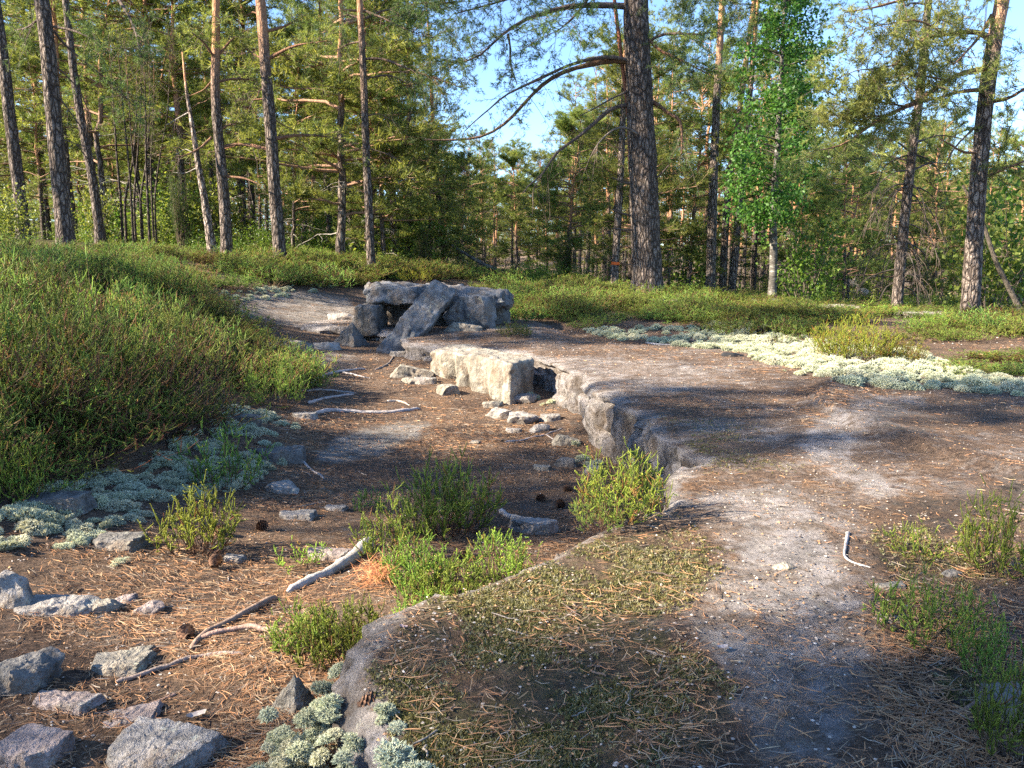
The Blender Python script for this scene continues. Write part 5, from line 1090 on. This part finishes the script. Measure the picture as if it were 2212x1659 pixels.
# shoots with leaves at the foot of the birch
def spot(px, py, Y=None):
    if Y is None: p = hit(px, py)[0]; return p[0], p[1]
    p = plane(px, py, Y)[0]; return p[0], p[1]
def put(name, pr, px, Y, hpx, label, cat, group=None, rz=0, parts=('stems', 'foliage'), hs=1.0):
    x, y = spot(px, 600, Y); ht = hpx*Y/F; return place(name, pr, x, y, ht/pr[2]['Ht'], rz, label, cat, group, parts, hs)
put('shrub', SHRUB[0], 1735, 17.5, 200, 'bright leafy shoots standing right of the birch stem', 'shrub', rz=1, hs=.8)
put('juniper', JUN[0], 1222, 21, 125, 'dark green pointed juniper left of the banded trunk', 'juniper', hs=1.05)
put('juniper', JUN[1], 915, 20, 110, 'olive juniper bush behind the glowing heather', 'juniper', rz=2, hs=.9)
put('juniper', JUN[1], 395, 16, 190, 'loose dark juniper behind the bleached trunk', 'juniper', rz=3, hs=.7)
put('shrub', SHRUB[0], 1160, 19, 60, 'fresh green broad-leaved seedling left of the dark juniper', 'shrub', rz=2, hs=1.2)
put('shrub', SHRUB[0], 1500, 24, 190, 'tall leafy rowan shrub between the thick pine and the pink-lit one', 'shrub', rz=4, hs=.8)
put('shrub', SHRUB[1], 215, 17.5, 120, 'yellow-green shrub beside the slim grey pine', 'shrub', rz=1, hs=.7)
put('shrub', SHRUB[1], 25, 13, 110, 'yellowish juniper-like shrub at the left edge of the bank', 'shrub', rz=5, hs=1.0)
put('shrub', SHRUB[1], 2140, 17, 210, 'sunny yellow-green bush behind the right pine', 'shrub', rz=1, hs=1.0)
put('shrub', SHRUB[0], 2200, 18, 330, 'tall pale green bush at the right edge', 'shrub', rz=3, hs=.8)
# thin-stemmed thicket
for k_ in range(9):
    x0 = 262+k_*9+R(k_+70).uniform(-5, 5); rg = R(700+k_); Y = 18+rg.uniform(-1, 1.5); tx = x0+rg.uniform(-30, 30)
    e, A = hero([(tx, 190+rg.uniform(0, 60)), ((x0+tx)/2+rg.uniform(-6, 6), 350), (x0, 430), (x0+4, 520)], Y, rg.uniform(4, 7), 'thin dark bare sapling in the thicket left of the bleached trunk', 'sapling', 'bare_sapling', 4.6, 'low', 710+k_, 0, n=20, sides=6, pale=.6)
    e['group'] = 'bare saplings in the thicket'; foliage_on(e, [A[6:]], 720+k_, 20, .5, 2, 8, .3, .2, .06, .006, lo=V3(.06, .09, .02), hi=V3(.14, .16, .04))

# ------------------------------------------------------------------ the forest behind
# how high the tree tops reach across the photograph (2212 wide), so the gaps of sky stay open
SKY_X = [-400, 840, 900, 940, 1000, 1100, 1180, 1215, 1240, 1300, 1420, 1500, 1560, 1720, 1765, 1800, 1850, 2000, 2300]
SKY_Y = [-400, -300, 150, 260, 270, 285, 330, 330, 170, 60, 80, 60, 20, 60, 310, 290, 270, 250, 240]
rg = R(801); taken = []; cnt = 0
lab = ['tall forest pine with a grey-brown trunk in the stand beyond the heather', 'forest pine with a full spreading crown in the stand beyond the heather']
grp = 'pines of the forest beyond the heather'
tries = 0
while cnt < 255 and tries < 9000:
    tries += 1
    th = rg.uniform(-.66, .66); Y = np.exp(rg.uniform(np.log(19.5 if cnt < 190 else 38), np.log(85))); px = 1106+F*math.tan(th)*cp; x = (px-1106)/F*(Y*cp); y = Y
    if any((x-a)**2+(y-b)**2 < (1.1+(.033 if cnt < 190 else .02)*Y)**2 for a, b in taken): continue
    if 1030 < px < 1190 and Y < 30 or (900 < px < 1250 and Y < 22): continue
    if px < 900 and Y < 34 and rg.random() < .5: continue
    gz = float(H(x, y)[0]); ytop = np.interp(px, SKY_X, SKY_Y)+rg.uniform(-15, 70); el = math.atan((829.5-ytop)/F)-PITCH
    hmax = CAMZ+y*math.tan(el)-gz; h = min(rg.uniform(9.5, 15), hmax)
    if h < 3.4: continue
    taken.append((x, y)); cnt += 1
    if h < 7: pr = YOUNG[cnt % 2]
    else: pr = PINES[rg.integers(0, 5)] if rg.random() < (.55 if px < 950 else .2) and cnt < 190 else PINES[(1, 3)[cnt % 2]]
    rz = rg.uniform(0, 6.28); s_ = h/pr[2]['Ht']
    zone = 'behind the left heather bank' if px < 700 else 'behind the stone table' if px < 1250 else 'between the thick dark pine and the birch' if px < 1700 else 'on the far right behind the dead spruce'
    far = 'distant ' if Y > 45 else ''
    if h < 7: place('young_pine', pr, x, y, s_, rz, 'short bushy young %spine in the stand %s' % (far, zone), 'young pine', '%syoung pines %s' % (far, zone))
    else: place('pine_tree', pr, x, y, s_, rz, 'tall slim %sforest pine in the stand %s' % (far, zone), 'pine', '%spines %s' % (far, zone), hs=rg.uniform(.85, 1.15))
# left wall: bushy pines and young pines close behind the bank
for k_ in range(24):
    px = rg.uniform(-120, 900); Y = rg.uniform(18, 34); x = (px-1106)/F*Y; pr = (YOUNG+PINES)[rg.integers(0, 5)]; h = rg.uniform(5, 10)
    if 840 < px: h = min(h, 5)
    place('bushy_pine', pr, x, Y, h/pr[2]['Ht'], rg.uniform(0, 6.28), 'bushy green pine filling the gaps behind the left bank', 'pine', 'bushy pines behind the left bank', hs=1.15)
for k_ in range(60):
    px = rg.uniform(-100, 2300); Y = rg.uniform(21, 60); x = (px-1106)/F*Y; pr = SPRUCE[k_ % 2]; h = rg.uniform(1.4, 4.2)
    if 930 < px < 1200 and Y < 26 or px > 950 and k_ % 3: continue
    place('young_spruce', pr, x, Y, h/5, rg.uniform(0, 6.28), 'small dark young spruce among the forest trunks', 'young spruce', 'young spruces in the forest')
for k_ in range(110):
    px = rg.uniform(-100, 2300) if k_ % 2 else rg.uniform(-100, 900); Y = rg.uniform(19, 48); x = (px-1106)/F*Y; pr = SHRUB[k_ % 3]; h = rg.uniform(.7, 2.3)*(.4 if k_ % 3 == 2 else 1)
    if 930 < px < 1200 and Y < 28 or px > 950 and k_ % 4 > 1: continue
    place('shrub', pr, x, Y, h/pr[2]['Ht'], rg.uniform(0, 6.28), 'low leafy shrub under the forest pines', 'shrub', 'leafy shrubs under the forest pines', ('stems', 'foliage'))
# undergrowth on the forest floor
rg = R(811); n = 1500; th = rg.uniform(-.72, .72, n); Y = np.exp(rg.uniform(np.log(19), np.log(75), n)); x = Y*np.tan(th); px = 1106+F*np.tan(th)*cp
ok = ~((px > 920) & (px < 1120) & (Y < 27)); x, Y = x[ok], Y[ok]; n = len(x); P = np.stack([x, Y, H(x, Y)-.02], 1); s_ = rg.uniform(.5, 1.1, n)*np.clip(Y/25, 1, 2)
gn_scatter('undergrowth', P, np.stack([0*x, 0*x, rg.uniform(0, 6.28, n)], 1), np.stack([s_, s_, s_*.8], 1), rg.integers(0, 3, n), [SHRUB[2][1], HEATH[0][2], HEATH[3][2]], 'low green bilberry and heather growth on the forest floor', 'undergrowth')
# unseen pines added left of the camera, placed and narrowed to cast shade
def at_q(x, q): return (q+.259*x)/.966
for k_, (x, q, h, v, hs) in enumerate([(-13, 3.75, 12, 1, .42), (-19, 3.6, 15, 3, .45), (-11.5, 4.3, 9.5, 2, .36), (-13.5, 8.6, 12, 0, .55), (-18, 8.3, 14, 1, .6), (-13, 12.9, 17, 2, .5), (-15, .1, 13, 3, .6), (-12, .7, 10, 2, .45), (-14, 1.1, 12, 2, .42), (-13, -.7, 12, 2, .5), (-12, 5.0, 6.6, 2, .42), (-11, 1.0, 11, 2, .4), (-16.5, .9, 13, 2, .42), (-11.5, 3.2, 9, 2, .3), (-18, 9.5, 14, 1, .5), (-21, -.4, 15, 1, .7), (-12, -2.4, 12, 1, .8), (-24, -5, 15, 4, 1.0)]):
    place('pine_tree', PINES[v], x, at_q(x, q), h/12, k_*1.3, 'pine added out of view on the left, shading the hollow', 'pine', 'pines added beside the view', hs=hs)
# far wall of trees that reads as one mass
rg = R(821); n = 460; th = rg.uniform(-.95, .95, n); Y = rg.uniform(66, 150, n); x = Y*np.tan(th); px = 1106+F*np.tan(th)*cp; P = np.stack([x, Y, H(x, Y)-.1], 1)
ytop = np.interp(px, SKY_X, np.maximum(SKY_Y, 265))+rg.uniform(0, 60, n); hmax = CAMZ+np.hypot(x, Y)*np.cos(np.arctan2(x, Y))*np.tan(np.arctan((829.5-ytop)/F)-PITCH)-P[:, 2]; s_ = np.clip(np.minimum(rg.uniform(9, 15, n), hmax), 3, 30)/12
def joined(pr, nm):
    me = bpy.data.meshes.new(nm)
    V = []; T = []; Cc = []; mi = []; o = 0
    for q, m_ in enumerate(pr[:2]):
        co = np.empty(len(m_.vertices)*3); m_.vertices.foreach_get('co', co); cc = np.empty(len(m_.vertices)*4, np.float32); m_.attributes['col'].data.foreach_get('color', cc)
        m_.calc_loop_triangles(); tv = np.empty(len(m_.loop_triangles)*3, np.int32); m_.loop_triangles.foreach_get('vertices', tv); V.append(co.reshape(-1, 3)); Cc.append(cc.reshape(-1, 4)); T.append(tv.reshape(-1, 3)+o); mi += [q]*(len(tv)//3); o += len(co)//3
    b = MB(); b.add(np.concatenate(V), np.concatenate(T), None, np.concatenate(Cc)); me = b.mesh(nm, pr[0].materials[0]); me.materials.append(pr[1].materials[0]); me.polygons.foreach_set('material_index', np.array(mi, np.int32)); return me
gn_scatter('far_forest', P, np.stack([0*x, 0*x, rg.uniform(0, 6.28, n)], 1), np.stack([s_*1.25, s_*1.25, s_], 1), rg.integers(0, 4, n), [joined(PINES[0], 'far_pine'), joined(PINES[2], 'far_pine'), joined(PINES[4], 'far_pine'), joined(YOUNG[0], 'far_young_pine')], 'distant pine forest closing the view behind the nearer trunks', 'forest')

# ------------------------------------------------------------------ litter on the ground
def surf_ok(x, y): return segdist(x, y, LB[::6]) > .012
def slope_z(x, y): return H(x, y)
def litter(n, r0, r1, wid, seed, lw, name, label):
    rg = R(seed); th = rg.uniform(-.78, .78, n); r = np.exp(rg.uniform(np.log(r0), np.log(r1), n)); x = r*np.sin(th); y = r*np.cos(th)
    px, py = proj(np.stack([x, y, H(x, y)], 1))
    dens = .2+1.2*sstep(-.25, .3, fbm2(x, y, 2.4, 4, 905))
    lg = on_ledge(x, y)
    bare = np.where(lg, np.maximum.reduce([soft(px, py, BARE_R, 50), .7*soft(px, py, BARE_V, 12), .5*soft(px, py, BARE_C, 25), .5*soft(px, py, BARE_M, 20)]), np.maximum(soft(px, py, PATCH, 12), soft(px, py, PATHROCK, 8)))
    dens = dens*(1-.82*bare)*np.where(lg, .16+.75*sstep(.05, .4, fbm2(x, y, 3.1, 3, 907)), 1.0)
    dens = dens*np.where(x < -1.6-.25*(y-3), .35, 1)
    ed_ = segdist(x, y, LB[::6]); keep = (rg.random(n) < dens*sstep(.0, .12, ed_)) & (ed_ > .02); x, y = x[keep], y[keep]; n = len(x)
    L = rg.uniform(.018, .05, n); an = rg.uniform(0, 2*np.pi, n)+0*x; an = an*.6+.8*fbm2(x, y, 6, 2, 906)*2; dx, dy = np.cos(an)*L/2, np.sin(an)*L/2; cv = rg.standard_normal(n)*.07*L
    p0 = np.stack([x-dx, y-dy, H(x-dx, y-dy)], 1); p1 = np.stack([x-dy/L*2*cv, y+dx/L*2*cv, H(x, y)], 1); p2 = np.stack([x+dx, y+dy, H(x+dx, y+dy)], 1)
    li = .002+.006*rg.random(n)**2; tilt = rg.standard_normal(n)*.004; p0[:, 2] += li+np.abs(tilt); p1[:, 2] += li+.002; p2[:, 2] += li+np.abs(tilt)*rg.random(n)
    good = (np.abs(p0[:, 2]-p2[:, 2]) < .03); p0, p1, p2 = p0[good], p1[good], p2[good]; n = len(p0); an = an[good]
    W = wid*np.maximum(1, np.hypot(p1[:, 0], p1[:, 1])/3.2)[:, None]*rg.uniform(.7, 1.3, (n, 1))*.5; sd_ = np.stack([-np.sin(an), np.cos(an), rg.standard_normal(n)*.5], 1)*W
    V = np.stack([p0-sd_*.7, p0+sd_*.7, p1-sd_, p1+sd_, p2-sd_*.5, p2+sd_*.5], 1).reshape(-1, 3); i = np.arange(n)*6
    Q = np.concatenate([np.stack([i, i+1, i+3, i+2], 1), np.stack([i+2, i+3, i+5, i+4], 1)])
    pal = np.array([(.40, .22, .11), (.34, .17, .085), (.25, .15, .09), (.37, .27, .17), (.16, .11, .08), (.28, .235, .19)]); c = pal[rg.choice(6, n, p=[.25, .22, .18, .15, .12, .08])]*rg.uniform(.75, 1.25, (n, 1))
    mb = MB(); mb.add(V, None, Q, np.repeat(c, 6, 0)); o = mb.obj(name, M_LITTER); return tag(o, label, 'pine needles', kind='stuff')
litter(190000, .85, 5.5, .00125, 901, 1, 'pine_needles', 'fallen orange-brown pine needles strewn over floor and ledge')
litter(60000, 4.5, 12, .0016, 902, 1, 'pine_needles', 'fallen pine needles on the farther ledge and path')
def chips(n, seed):
    rg = R(seed); th = rg.uniform(-.78, .78, n); r = np.exp(rg.uniform(np.log(.85), np.log(10), n)); x = r*np.sin(th); y = r*np.cos(th); k_ = (segdist(x, y, LB[::6]) > .015) & (rg.random(n) < .35+.9*sstep(-.2, .3, fbm2(x, y, 3, 3, 911))); x, y = x[k_], y[k_]; n = len(x)
    C = np.stack([x, y, H(x, y)+.002], 1); s = rg.uniform(.002, .0055, (n, 1))*np.maximum(1, np.hypot(x, y)/4)[:, None]; a = rg.uniform(0, 6.28, n); ca, sa = np.cos(a), np.sin(a); el = rg.uniform(.5, 1, n)
    D = np.array([(1, 0, 0), (0, 1, 0), (-1, 0, 0), (0, -1, 0), (.1, .1, .8)]); V = D[None].repeat(n, 0)*rg.uniform(.6, 1.3, (n, 5, 1)); V[..., 1] *= el[:, None]; X = V[..., 0]*ca[:, None]-V[..., 1]*sa[:, None]; Y = V[..., 0]*sa[:, None]+V[..., 1]*ca[:, None]
    V = np.stack([X, Y, V[..., 2]*rg.uniform(.3, 1, (n, 1))], 2)*s[:, None]+C[:, None]; i = np.arange(n)*5; T = np.concatenate([np.stack([i+a_, i+(a_+1) % 4, i+4], 1) for a_ in range(4)])
    pal = np.array([(.5, .46, .42), (.42, .36, .31), (.2, .14, .1), (.34, .2, .12), (.1, .075, .06), (.5, .28, .14)]); c = pal[rg.choice(6, n, p=[.08, .16, .24, .2, .18, .14])]*rg.uniform(.7, 1.25, (n, 1))
    mb = MB(); mb.add(V.reshape(-1, 3), T, None, np.repeat(c, 5, 0)); tag(mb.obj('grit', M_LITTER, smooth=False), 'small stone chips, bark scales and bud husks on the ground', 'grit', kind='stuff')
chips(30000, 912)
def moss(n, seed):
    rg = R(seed); th = rg.uniform(-.75, .75, n); r = np.exp(rg.uniform(np.log(.9), np.log(4.2), n)); x = r*np.sin(th); y = r*np.cos(th); z = H(x, y); ok = on_ledge(x, y); x, y, z = x[ok], y[ok], z[ok]; m = ledge_masks(x, y, z)[:, 1]
    k_ = (rg.random(len(x)) < np.clip(m*1.5-.1, 0, 1)*sstep(-.18, .22, fbm2(x, y, 5, 4, 921))) & (segdist(x, y, LB[::6]) > .03); x, y, z = x[k_], y[k_], z[k_]; n = len(x); C = np.stack([x, y, z], 1); nb = 5
    d = norm(rg.standard_normal((n, nb, 3))*V3(.7, .7, .3)+V3(0, 0, .7)); L = rg.uniform(.004, .010, (n, nb, 1)); s = perp(d.reshape(-1, 3), rg).reshape(n, nb, 3)*.0016; b = C[:, None]+rg.standard_normal((n, nb, 3))*V3(.004, .004, 0)
    V = np.stack([b-s, b+s, b+d*L], 2).reshape(-1, 3); pal = np.array([(.13, .115, .045), (.19, .165, .07), (.22, .21, .13), (.08, .085, .03)]); c = pal[rg.choice(4, n)]*rg.uniform(.7, 1.3, (n, 1)); mb = MB(); mb.add(V, np.arange(len(V)).reshape(-1, 3), None, np.repeat(c, nb*3, 0)); tag(mb.obj('moss', M_MOSS), 'short olive-brown moss on the near ledge', 'moss', kind='stuff')
moss(170000, 922)

# ------------------------------------------------------------------ sticks, roots, cones
def stick(pts, w0, w1, label, name='stick', cat='stick', col=(.32, .28, .26), seed=1, lift=.3, m=M_WOOD, sub=(), n=26, hump=0, sides=9):
    """a branch or root lying on the ground along pts (photograph), w0..w1 its width there"""
    pts = np.array(pts, float); G = hit(pts[:, 0], pts[:, 1]); G = spline(G, n); rg = R(seed); dpt = G[:, 1]*cp-(G[:, 2]-CAMZ)*sp; rad = np.linspace(w0, w1, n)*dpt/F/2*(1+.14*fbm(np.stack([np.linspace(0, 6, n), np.full(n, seed*.7), np.zeros(n)], 1), 3, seed))
    rad = rad*np.where((np.arange(n) == 0) | (np.arange(n) == n-1), .45, 1); G[:, 2] = H(G[:, 0], G[:, 1])+rad*lift+hump*rad*np.sin(np.linspace(0, np.pi, n)); e = empty(name, G[n//2], label, cat)
    mb = MB(); V, Q = tubes(G, rad, sides, .07, rg); mb.add(V, None, Q, np.repeat(np.array(col)[None], len(V), 0)*rg.uniform(.85, 1.15, (len(V), 1))); mb.obj('stem', m, e)
    for i_, (sp_, w_) in enumerate(sub):
        g = hit(np.array(sp_, float)[:, 0], np.array(sp_, float)[:, 1]); g = spline(g, 12); rr = np.linspace(w_, w_*.4, 12)*np.mean(dpt)/F/2; g[:, 2] = H(g[:, 0], g[:, 1])+rr*.8; mb = MB(); V, Q = tubes(g, rr, 6, .08, rg); mb.add(V, None, Q, np.repeat(np.array(col)[None], len(V), 0)); mb.obj('fork', m, e)
    return e
GW, BW, RW = (.34, .31, .30), (.24, .17, .13), (.30, .20, .16)
stick([(800, 1180), (770, 1205), (735, 1228), (690, 1250), (620, 1282)], 34, 16, 'old grey weathered log lying through the heather', 'log', 'log', (.38, .35, .32), 1, .5)
stick([(598, 1294), (560, 1312), (510, 1340), (460, 1362), (425, 1385), (412, 1405)], 16, 12, 'knotty brown branch slanting across the sunlit needles', 'branch', 'branch', BW, 2, .7)
stick([(425, 1385), (480, 1372), (540, 1362), (590, 1372), (632, 1380)], 12, 10, 'swollen reddish root burl at the end of the knotty branch', 'root', 'root', RW, 3, .5, hump=1.8)
stick([(250, 1475), (300, 1462), (370, 1440), (410, 1422), (450, 1416), (525, 1414)], 12, 8, 'thin grey-brown branch by the flat buff stone', 'branch', 'branch', (.27, .21, .18), 4, .7)
stick([(380, 1500), (350, 1512), (320, 1518)], 7, 3, 'short mauve twig in the needles right of the mauve stone', col=RW, seed=5)
stick([(680, 895), (720, 886), (760, 890), (820, 893), (870, 890), (908, 884)], 10, 7, 'long silvery root lying across the hollow', 'root', 'root', GW, 6, .5, sub=[([(700, 890), (675, 897), (650, 900)], 8)])
stick([(655, 832), (690, 818), (715, 806), (750, 800), (790, 798)], 8, 5, 'upper silver root curving out of the heather', 'root', 'root', GW, 7, .5, sub=[([(740, 805), (770, 812), (800, 818)], 5)])
stick([(640, 845), (690, 842), (740, 846), (770, 850)], 6, 3, 'thin root below the upper silver one', 'root', 'root', GW, 8, .5)
stick([(665, 872), (700, 860), (740, 855), (765, 852)], 8, 4, 'middle grey root of the three in the hollow', 'root', 'root', GW, 9, .5)
stick([(810, 800), (835, 790), (850, 770)], 5, 3, 'twiggy dead sprig by the pale wedge-shaped rock', col=(.2, .17, .15), seed=10)
stick([(836, 868), (860, 866), (885, 876)], 6, 3, 'pale bark strip in the sunny litter', col=(.4, .34, .28), seed=11)
stick([(1090, 955), (1130, 952), (1180, 940), (1215, 925)], 5, 3, 'thin pale branch leading to the ledge wall', col=GW, seed=12, sub=[([(1180, 940), (1200, 952), (1212, 962)], 3)])
stick([(640, 985), (665, 1010), (700, 1035)], 7, 4, 'forked grey root stub beside the blue-grey bare rock', 'root', 'root', GW, 13, .5)
stick([(1832, 1150), (1826, 1180), (1822, 1205), (1840, 1218), (1880, 1226)], 9, 4, 'bent pale stick by the bare ledge strip', col=(.4, .37, .36), seed=14)
stick([(2120, 1510), (2085, 1535), (2040, 1552), (2010, 1556)], 12, 6, 'brown stick lying in front of the right-hand boulder', col=BW, seed=15)
stick([(1440, 728), (1480, 732), (1520, 740), (1560, 750)], 4, 2, 'thin dark branch lying on the shaded lichen', col=(.14, .12, .11), seed=16)
stick([(1395, 740), (1420, 745), (1450, 745)], 6, 4, 'short grey stick at the edge of the white lichen', col=GW, seed=17)
stick([(1920, 1052), (1955, 1056), (1985, 1062)], 7, 4, 'charred stick end beside the pale rock vein', col=(.08, .065, .06), seed=18)
stick([(1080, 1105), (1120, 1125), (1165, 1150)], 14, 7, 'pale lichen-covered root right of the tallest heather bush', 'root', 'root', GW, 19, .4)
stick([(1090, 1358), (1145, 1375)], 5, 3, 'grey twig lying on the mossy ledge', col=GW, seed=20, n=8)
stick([(1040, 1405), (1095, 1418)], 5, 3, 'short pale twig below the grey one on the mossy ledge', col=(.42, .38, .32), seed=21, n=8)
stick([(1395, 1405), (1450, 1422)], 5, 3, 'dark thin twig beside the bare strip of the ledge', col=(.16, .14, .13), seed=22, n=8)
# pale snag leaning among the far trunks, and the fallen spruce
e = empty('fallen_tree', plane(1840, 630, 24)[0], 'bleached fallen trunk leaning among the far trunks', 'fallen tree'); limb(e, [(1800, 588), (1830, 606), (1872, 634)], 24, .05, .11, (.42, .36, .3), 24, 12, 140, .1, 'trunk'); limb(e, [(1842, 612), (1850, 596), (1862, 588)], 24, .04, .015, (.42, .36, .3), 24, 8, 141, .1)
e = empty('fallen_spruce', plane(1040, 600, 24)[0], 'grey dead spruce top lying behind the far bare rock', 'fallen tree'); o, q = limb(e, [(960, 520), (1000, 545), (1050, 575), (1110, 600)], 24, .03, .09, (.15, .14, .135), 23.5, 16, 142, .1, 'trunk'); foliage_on(e, [q, q+V3(0, .3, .15)], 143, 44, .9, 0, 0, -.25, .05, leafy_=False)
rg = R(970); n = 260; th = rg.uniform(-.75, .75, n); r = np.exp(rg.uniform(np.log(1), np.log(9), n)); x = r*np.sin(th); y = r*np.cos(th); ok = segdist(x, y, LB[::6]) > .06; x, y = x[ok], y[ok]; n = len(x); an = rg.uniform(0, 6.28, n); L = rg.uniform(.02, .10, n)*np.clip(r[ok]/3, .7, 1.6); u = np.linspace(-.5, .5, 5)
X = x[:, None]+np.cos(an)[:, None]*L[:, None]*u+rg.standard_normal((n, 5))*.003; Y = y[:, None]+np.sin(an)[:, None]*L[:, None]*u+rg.standard_normal((n, 5))*.003; Z = H(X.ravel(), Y.ravel()).reshape(n, 5); Z = np.median(Z, 1)[:, None]+(Z-np.median(Z, 1)[:, None]).clip(-.02, .02)+.004; rr = rg.uniform(.0009, .0026, (n, 1))*np.array([.7, 1, 1, .9, .6])
mb = MB(); V, Q = tubes(np.stack([X, Y, Z], 2), rr, 5, .1, rg); mb.add(V, None, Q, np.repeat(np.array([(.25, .22, .20), (.18, .13, .10), (.12, .09, .075), (.30, .26, .22)])[rg.integers(0, 4, n)], 25, 0)); tag(mb.obj('twig_litter', M_WOOD), 'short broken twigs strewn among the needles', 'twigs', kind='stuff')
def cone_mesh():
    mb = MB(); rg = R(950); n = 64; i = np.arange(n); z = i/n; r = .0165*np.sin(np.pi*(.12+.8*z))**.8; a = i*2.39996; o = np.stack([np.cos(a), np.sin(a), 0*a], 1); up = V3(0, 0, 1); c = o*r[:, None]*.5+up*(z*.042)[:, None]; t = np.stack([-np.sin(a), np.cos(a), 0*a], 1)
    s = (.4+.6*np.sin(np.pi*z))[:, None]; tip = c+o*.011*s+up*.003; V = np.stack([c-t*.0045*s, c+t*.0045*s, tip+t*.006*s, tip-t*.006*s, tip+o*.002+up*.002], 1).reshape(-1, 3); k_ = i*5
    mb.add(V, np.concatenate([np.stack([k_+3, k_+2, k_+4], 1), np.stack([k_+2, k_+1, k_+4], 1)]), np.stack([k_, k_+1, k_+2, k_+3], 1), np.repeat(V3(.17, .095, .06)[None]*rg.uniform(.6, 1.3, (n, 1)), 5, 0)); V, Q = tubes(np.array([(0, 0, 0), (0, 0, .02), (0, 0, .04)]), np.array([.008, .008, .003]), 6); mb.add(V, None, Q, (.1, .06, .04)); return mb.mesh('pine_cone', M_LITTER, smooth=False)
CONE = cone_mesh()
for k_, (px, py, lb) in enumerate([(728, 1532, 'open dark pine cone lying on the lichen at the ledge foot'), (772, 1540, 'pine cone nearest the ledge wall in the lichen'), (408, 1385, 'pine cone under the knotty branch'), (487, 1152, 'pine cone among twigs behind the lime-green tuft'), (555, 1145, 'dark pine cone right of the lime-green tuft'), (460, 1232, 'pine cone at the foot of the lime-green tuft'), (1220, 1095, 'pine cone left of the yellowish heather bush'), (1160, 1080, 'small dark pine cone behind the pale lichen root'), (990, 1210, 'pine cone under the heather by the ledge edge'), (1238, 1062, 'pine cone farthest back by the yellowish heather bush')]):
    P = hit(px, py)[0]; o = bpy.data.objects.new('pine_cone', CONE); COL.objects.link(o); o.location = (P[0], P[1], P[2]+.012); o.rotation_euler = (1.35+.2*math.sin(k_), .3*math.cos(k_*2), k_*1.9); o.scale = (1.15,)*3; tag(o, lb, 'pine cone', 'pine cones on the ground')
# dry leaves, a tuft of rust needles, a dark scrap
def leaf_flat(px, py, wpx, label, col, seed):
    P = hit(px, py)[0]; rg = R(seed); s = wpx*P[1]/F; u = np.linspace(-1, 1, 9); v = np.linspace(-1, 1, 5); U, W = np.meshgrid(u, v, indexing='ij'); wd = (1-U**2)**.6*(.5+.1*np.sin(U*9)); X = U*.5*s; Yv = W*wd*.5*s; a = rg.uniform(0, 6.28); Z = .12*s*(np.abs(W)**1.5)+.1*s*U**2+.02*s*rg.standard_normal(U.shape)
    xx = X*np.cos(a)-Yv*np.sin(a)+P[0]; yy = X*np.sin(a)+Yv*np.cos(a)+P[1]; zz = P[2]+.006+Z; i = np.arange(45).reshape(9, 5); Q = np.stack([i[:-1, :-1], i[1:, :-1], i[1:, 1:], i[:-1, 1:]], -1).reshape(-1, 4); mb = MB(); mb.add(np.stack([xx, yy, zz], -1).reshape(-1, 3), None, Q, col); tag(mb.obj('dry_leaf', M_LITTER, origin=P), label, 'dry leaf')
leaf_flat(750, 1640, 80, 'large curled pinkish dead leaf at the foot of the ledge', (.42, .30, .26), 1); leaf_flat(628, 1630, 60, 'orange-brown dead leaf in the needles by the ledge', (.42, .22, .11), 2); leaf_flat(425, 1552, 46, 'pale grey dead leaf above the lichen-spotted slab', (.38, .34, .32), 3); leaf_flat(872, 1360, 22, 'small mauve dead leaf on the mossy ledge corner', (.36, .27, .27), 4); leaf_flat(665, 1585, 50, 'tan dead leaf right of the orange-brown one', (.46, .31, .19), 5); leaf_flat(1560, 1405, 30, 'flat grey leaf on the bare strip of the ledge', (.34, .31, .32), 6)
P = hit(815, 1268)[0]; rg = R(960); n = 420; c = np.array([P]*n)+rg.standard_normal((n, 3))*V3(.028, .022, .02)+V3(0, 0, .05); d = norm(rg.standard_normal((n, 3))*V3(1, 1, .5)); w_ = perp(d, rg)*.0008; mb = MB(); V = np.stack([c-w_, c+w_, c+d*.05], 1).reshape(-1, 3); mb.add(V, np.arange(len(V)).reshape(-1, 3), None, (.55, .24, .11)); tag(mb.obj('needle_tuft', M_LITTER, origin=P), 'rust-orange tuft of dead needles caught in the heather', 'needle tuft')
rock(1582, 770, 44, 14, 'small black scrap lying on the white lichen', M_RUBBER, 71, 'dark_scrap', .6, 3, cat='scrap')
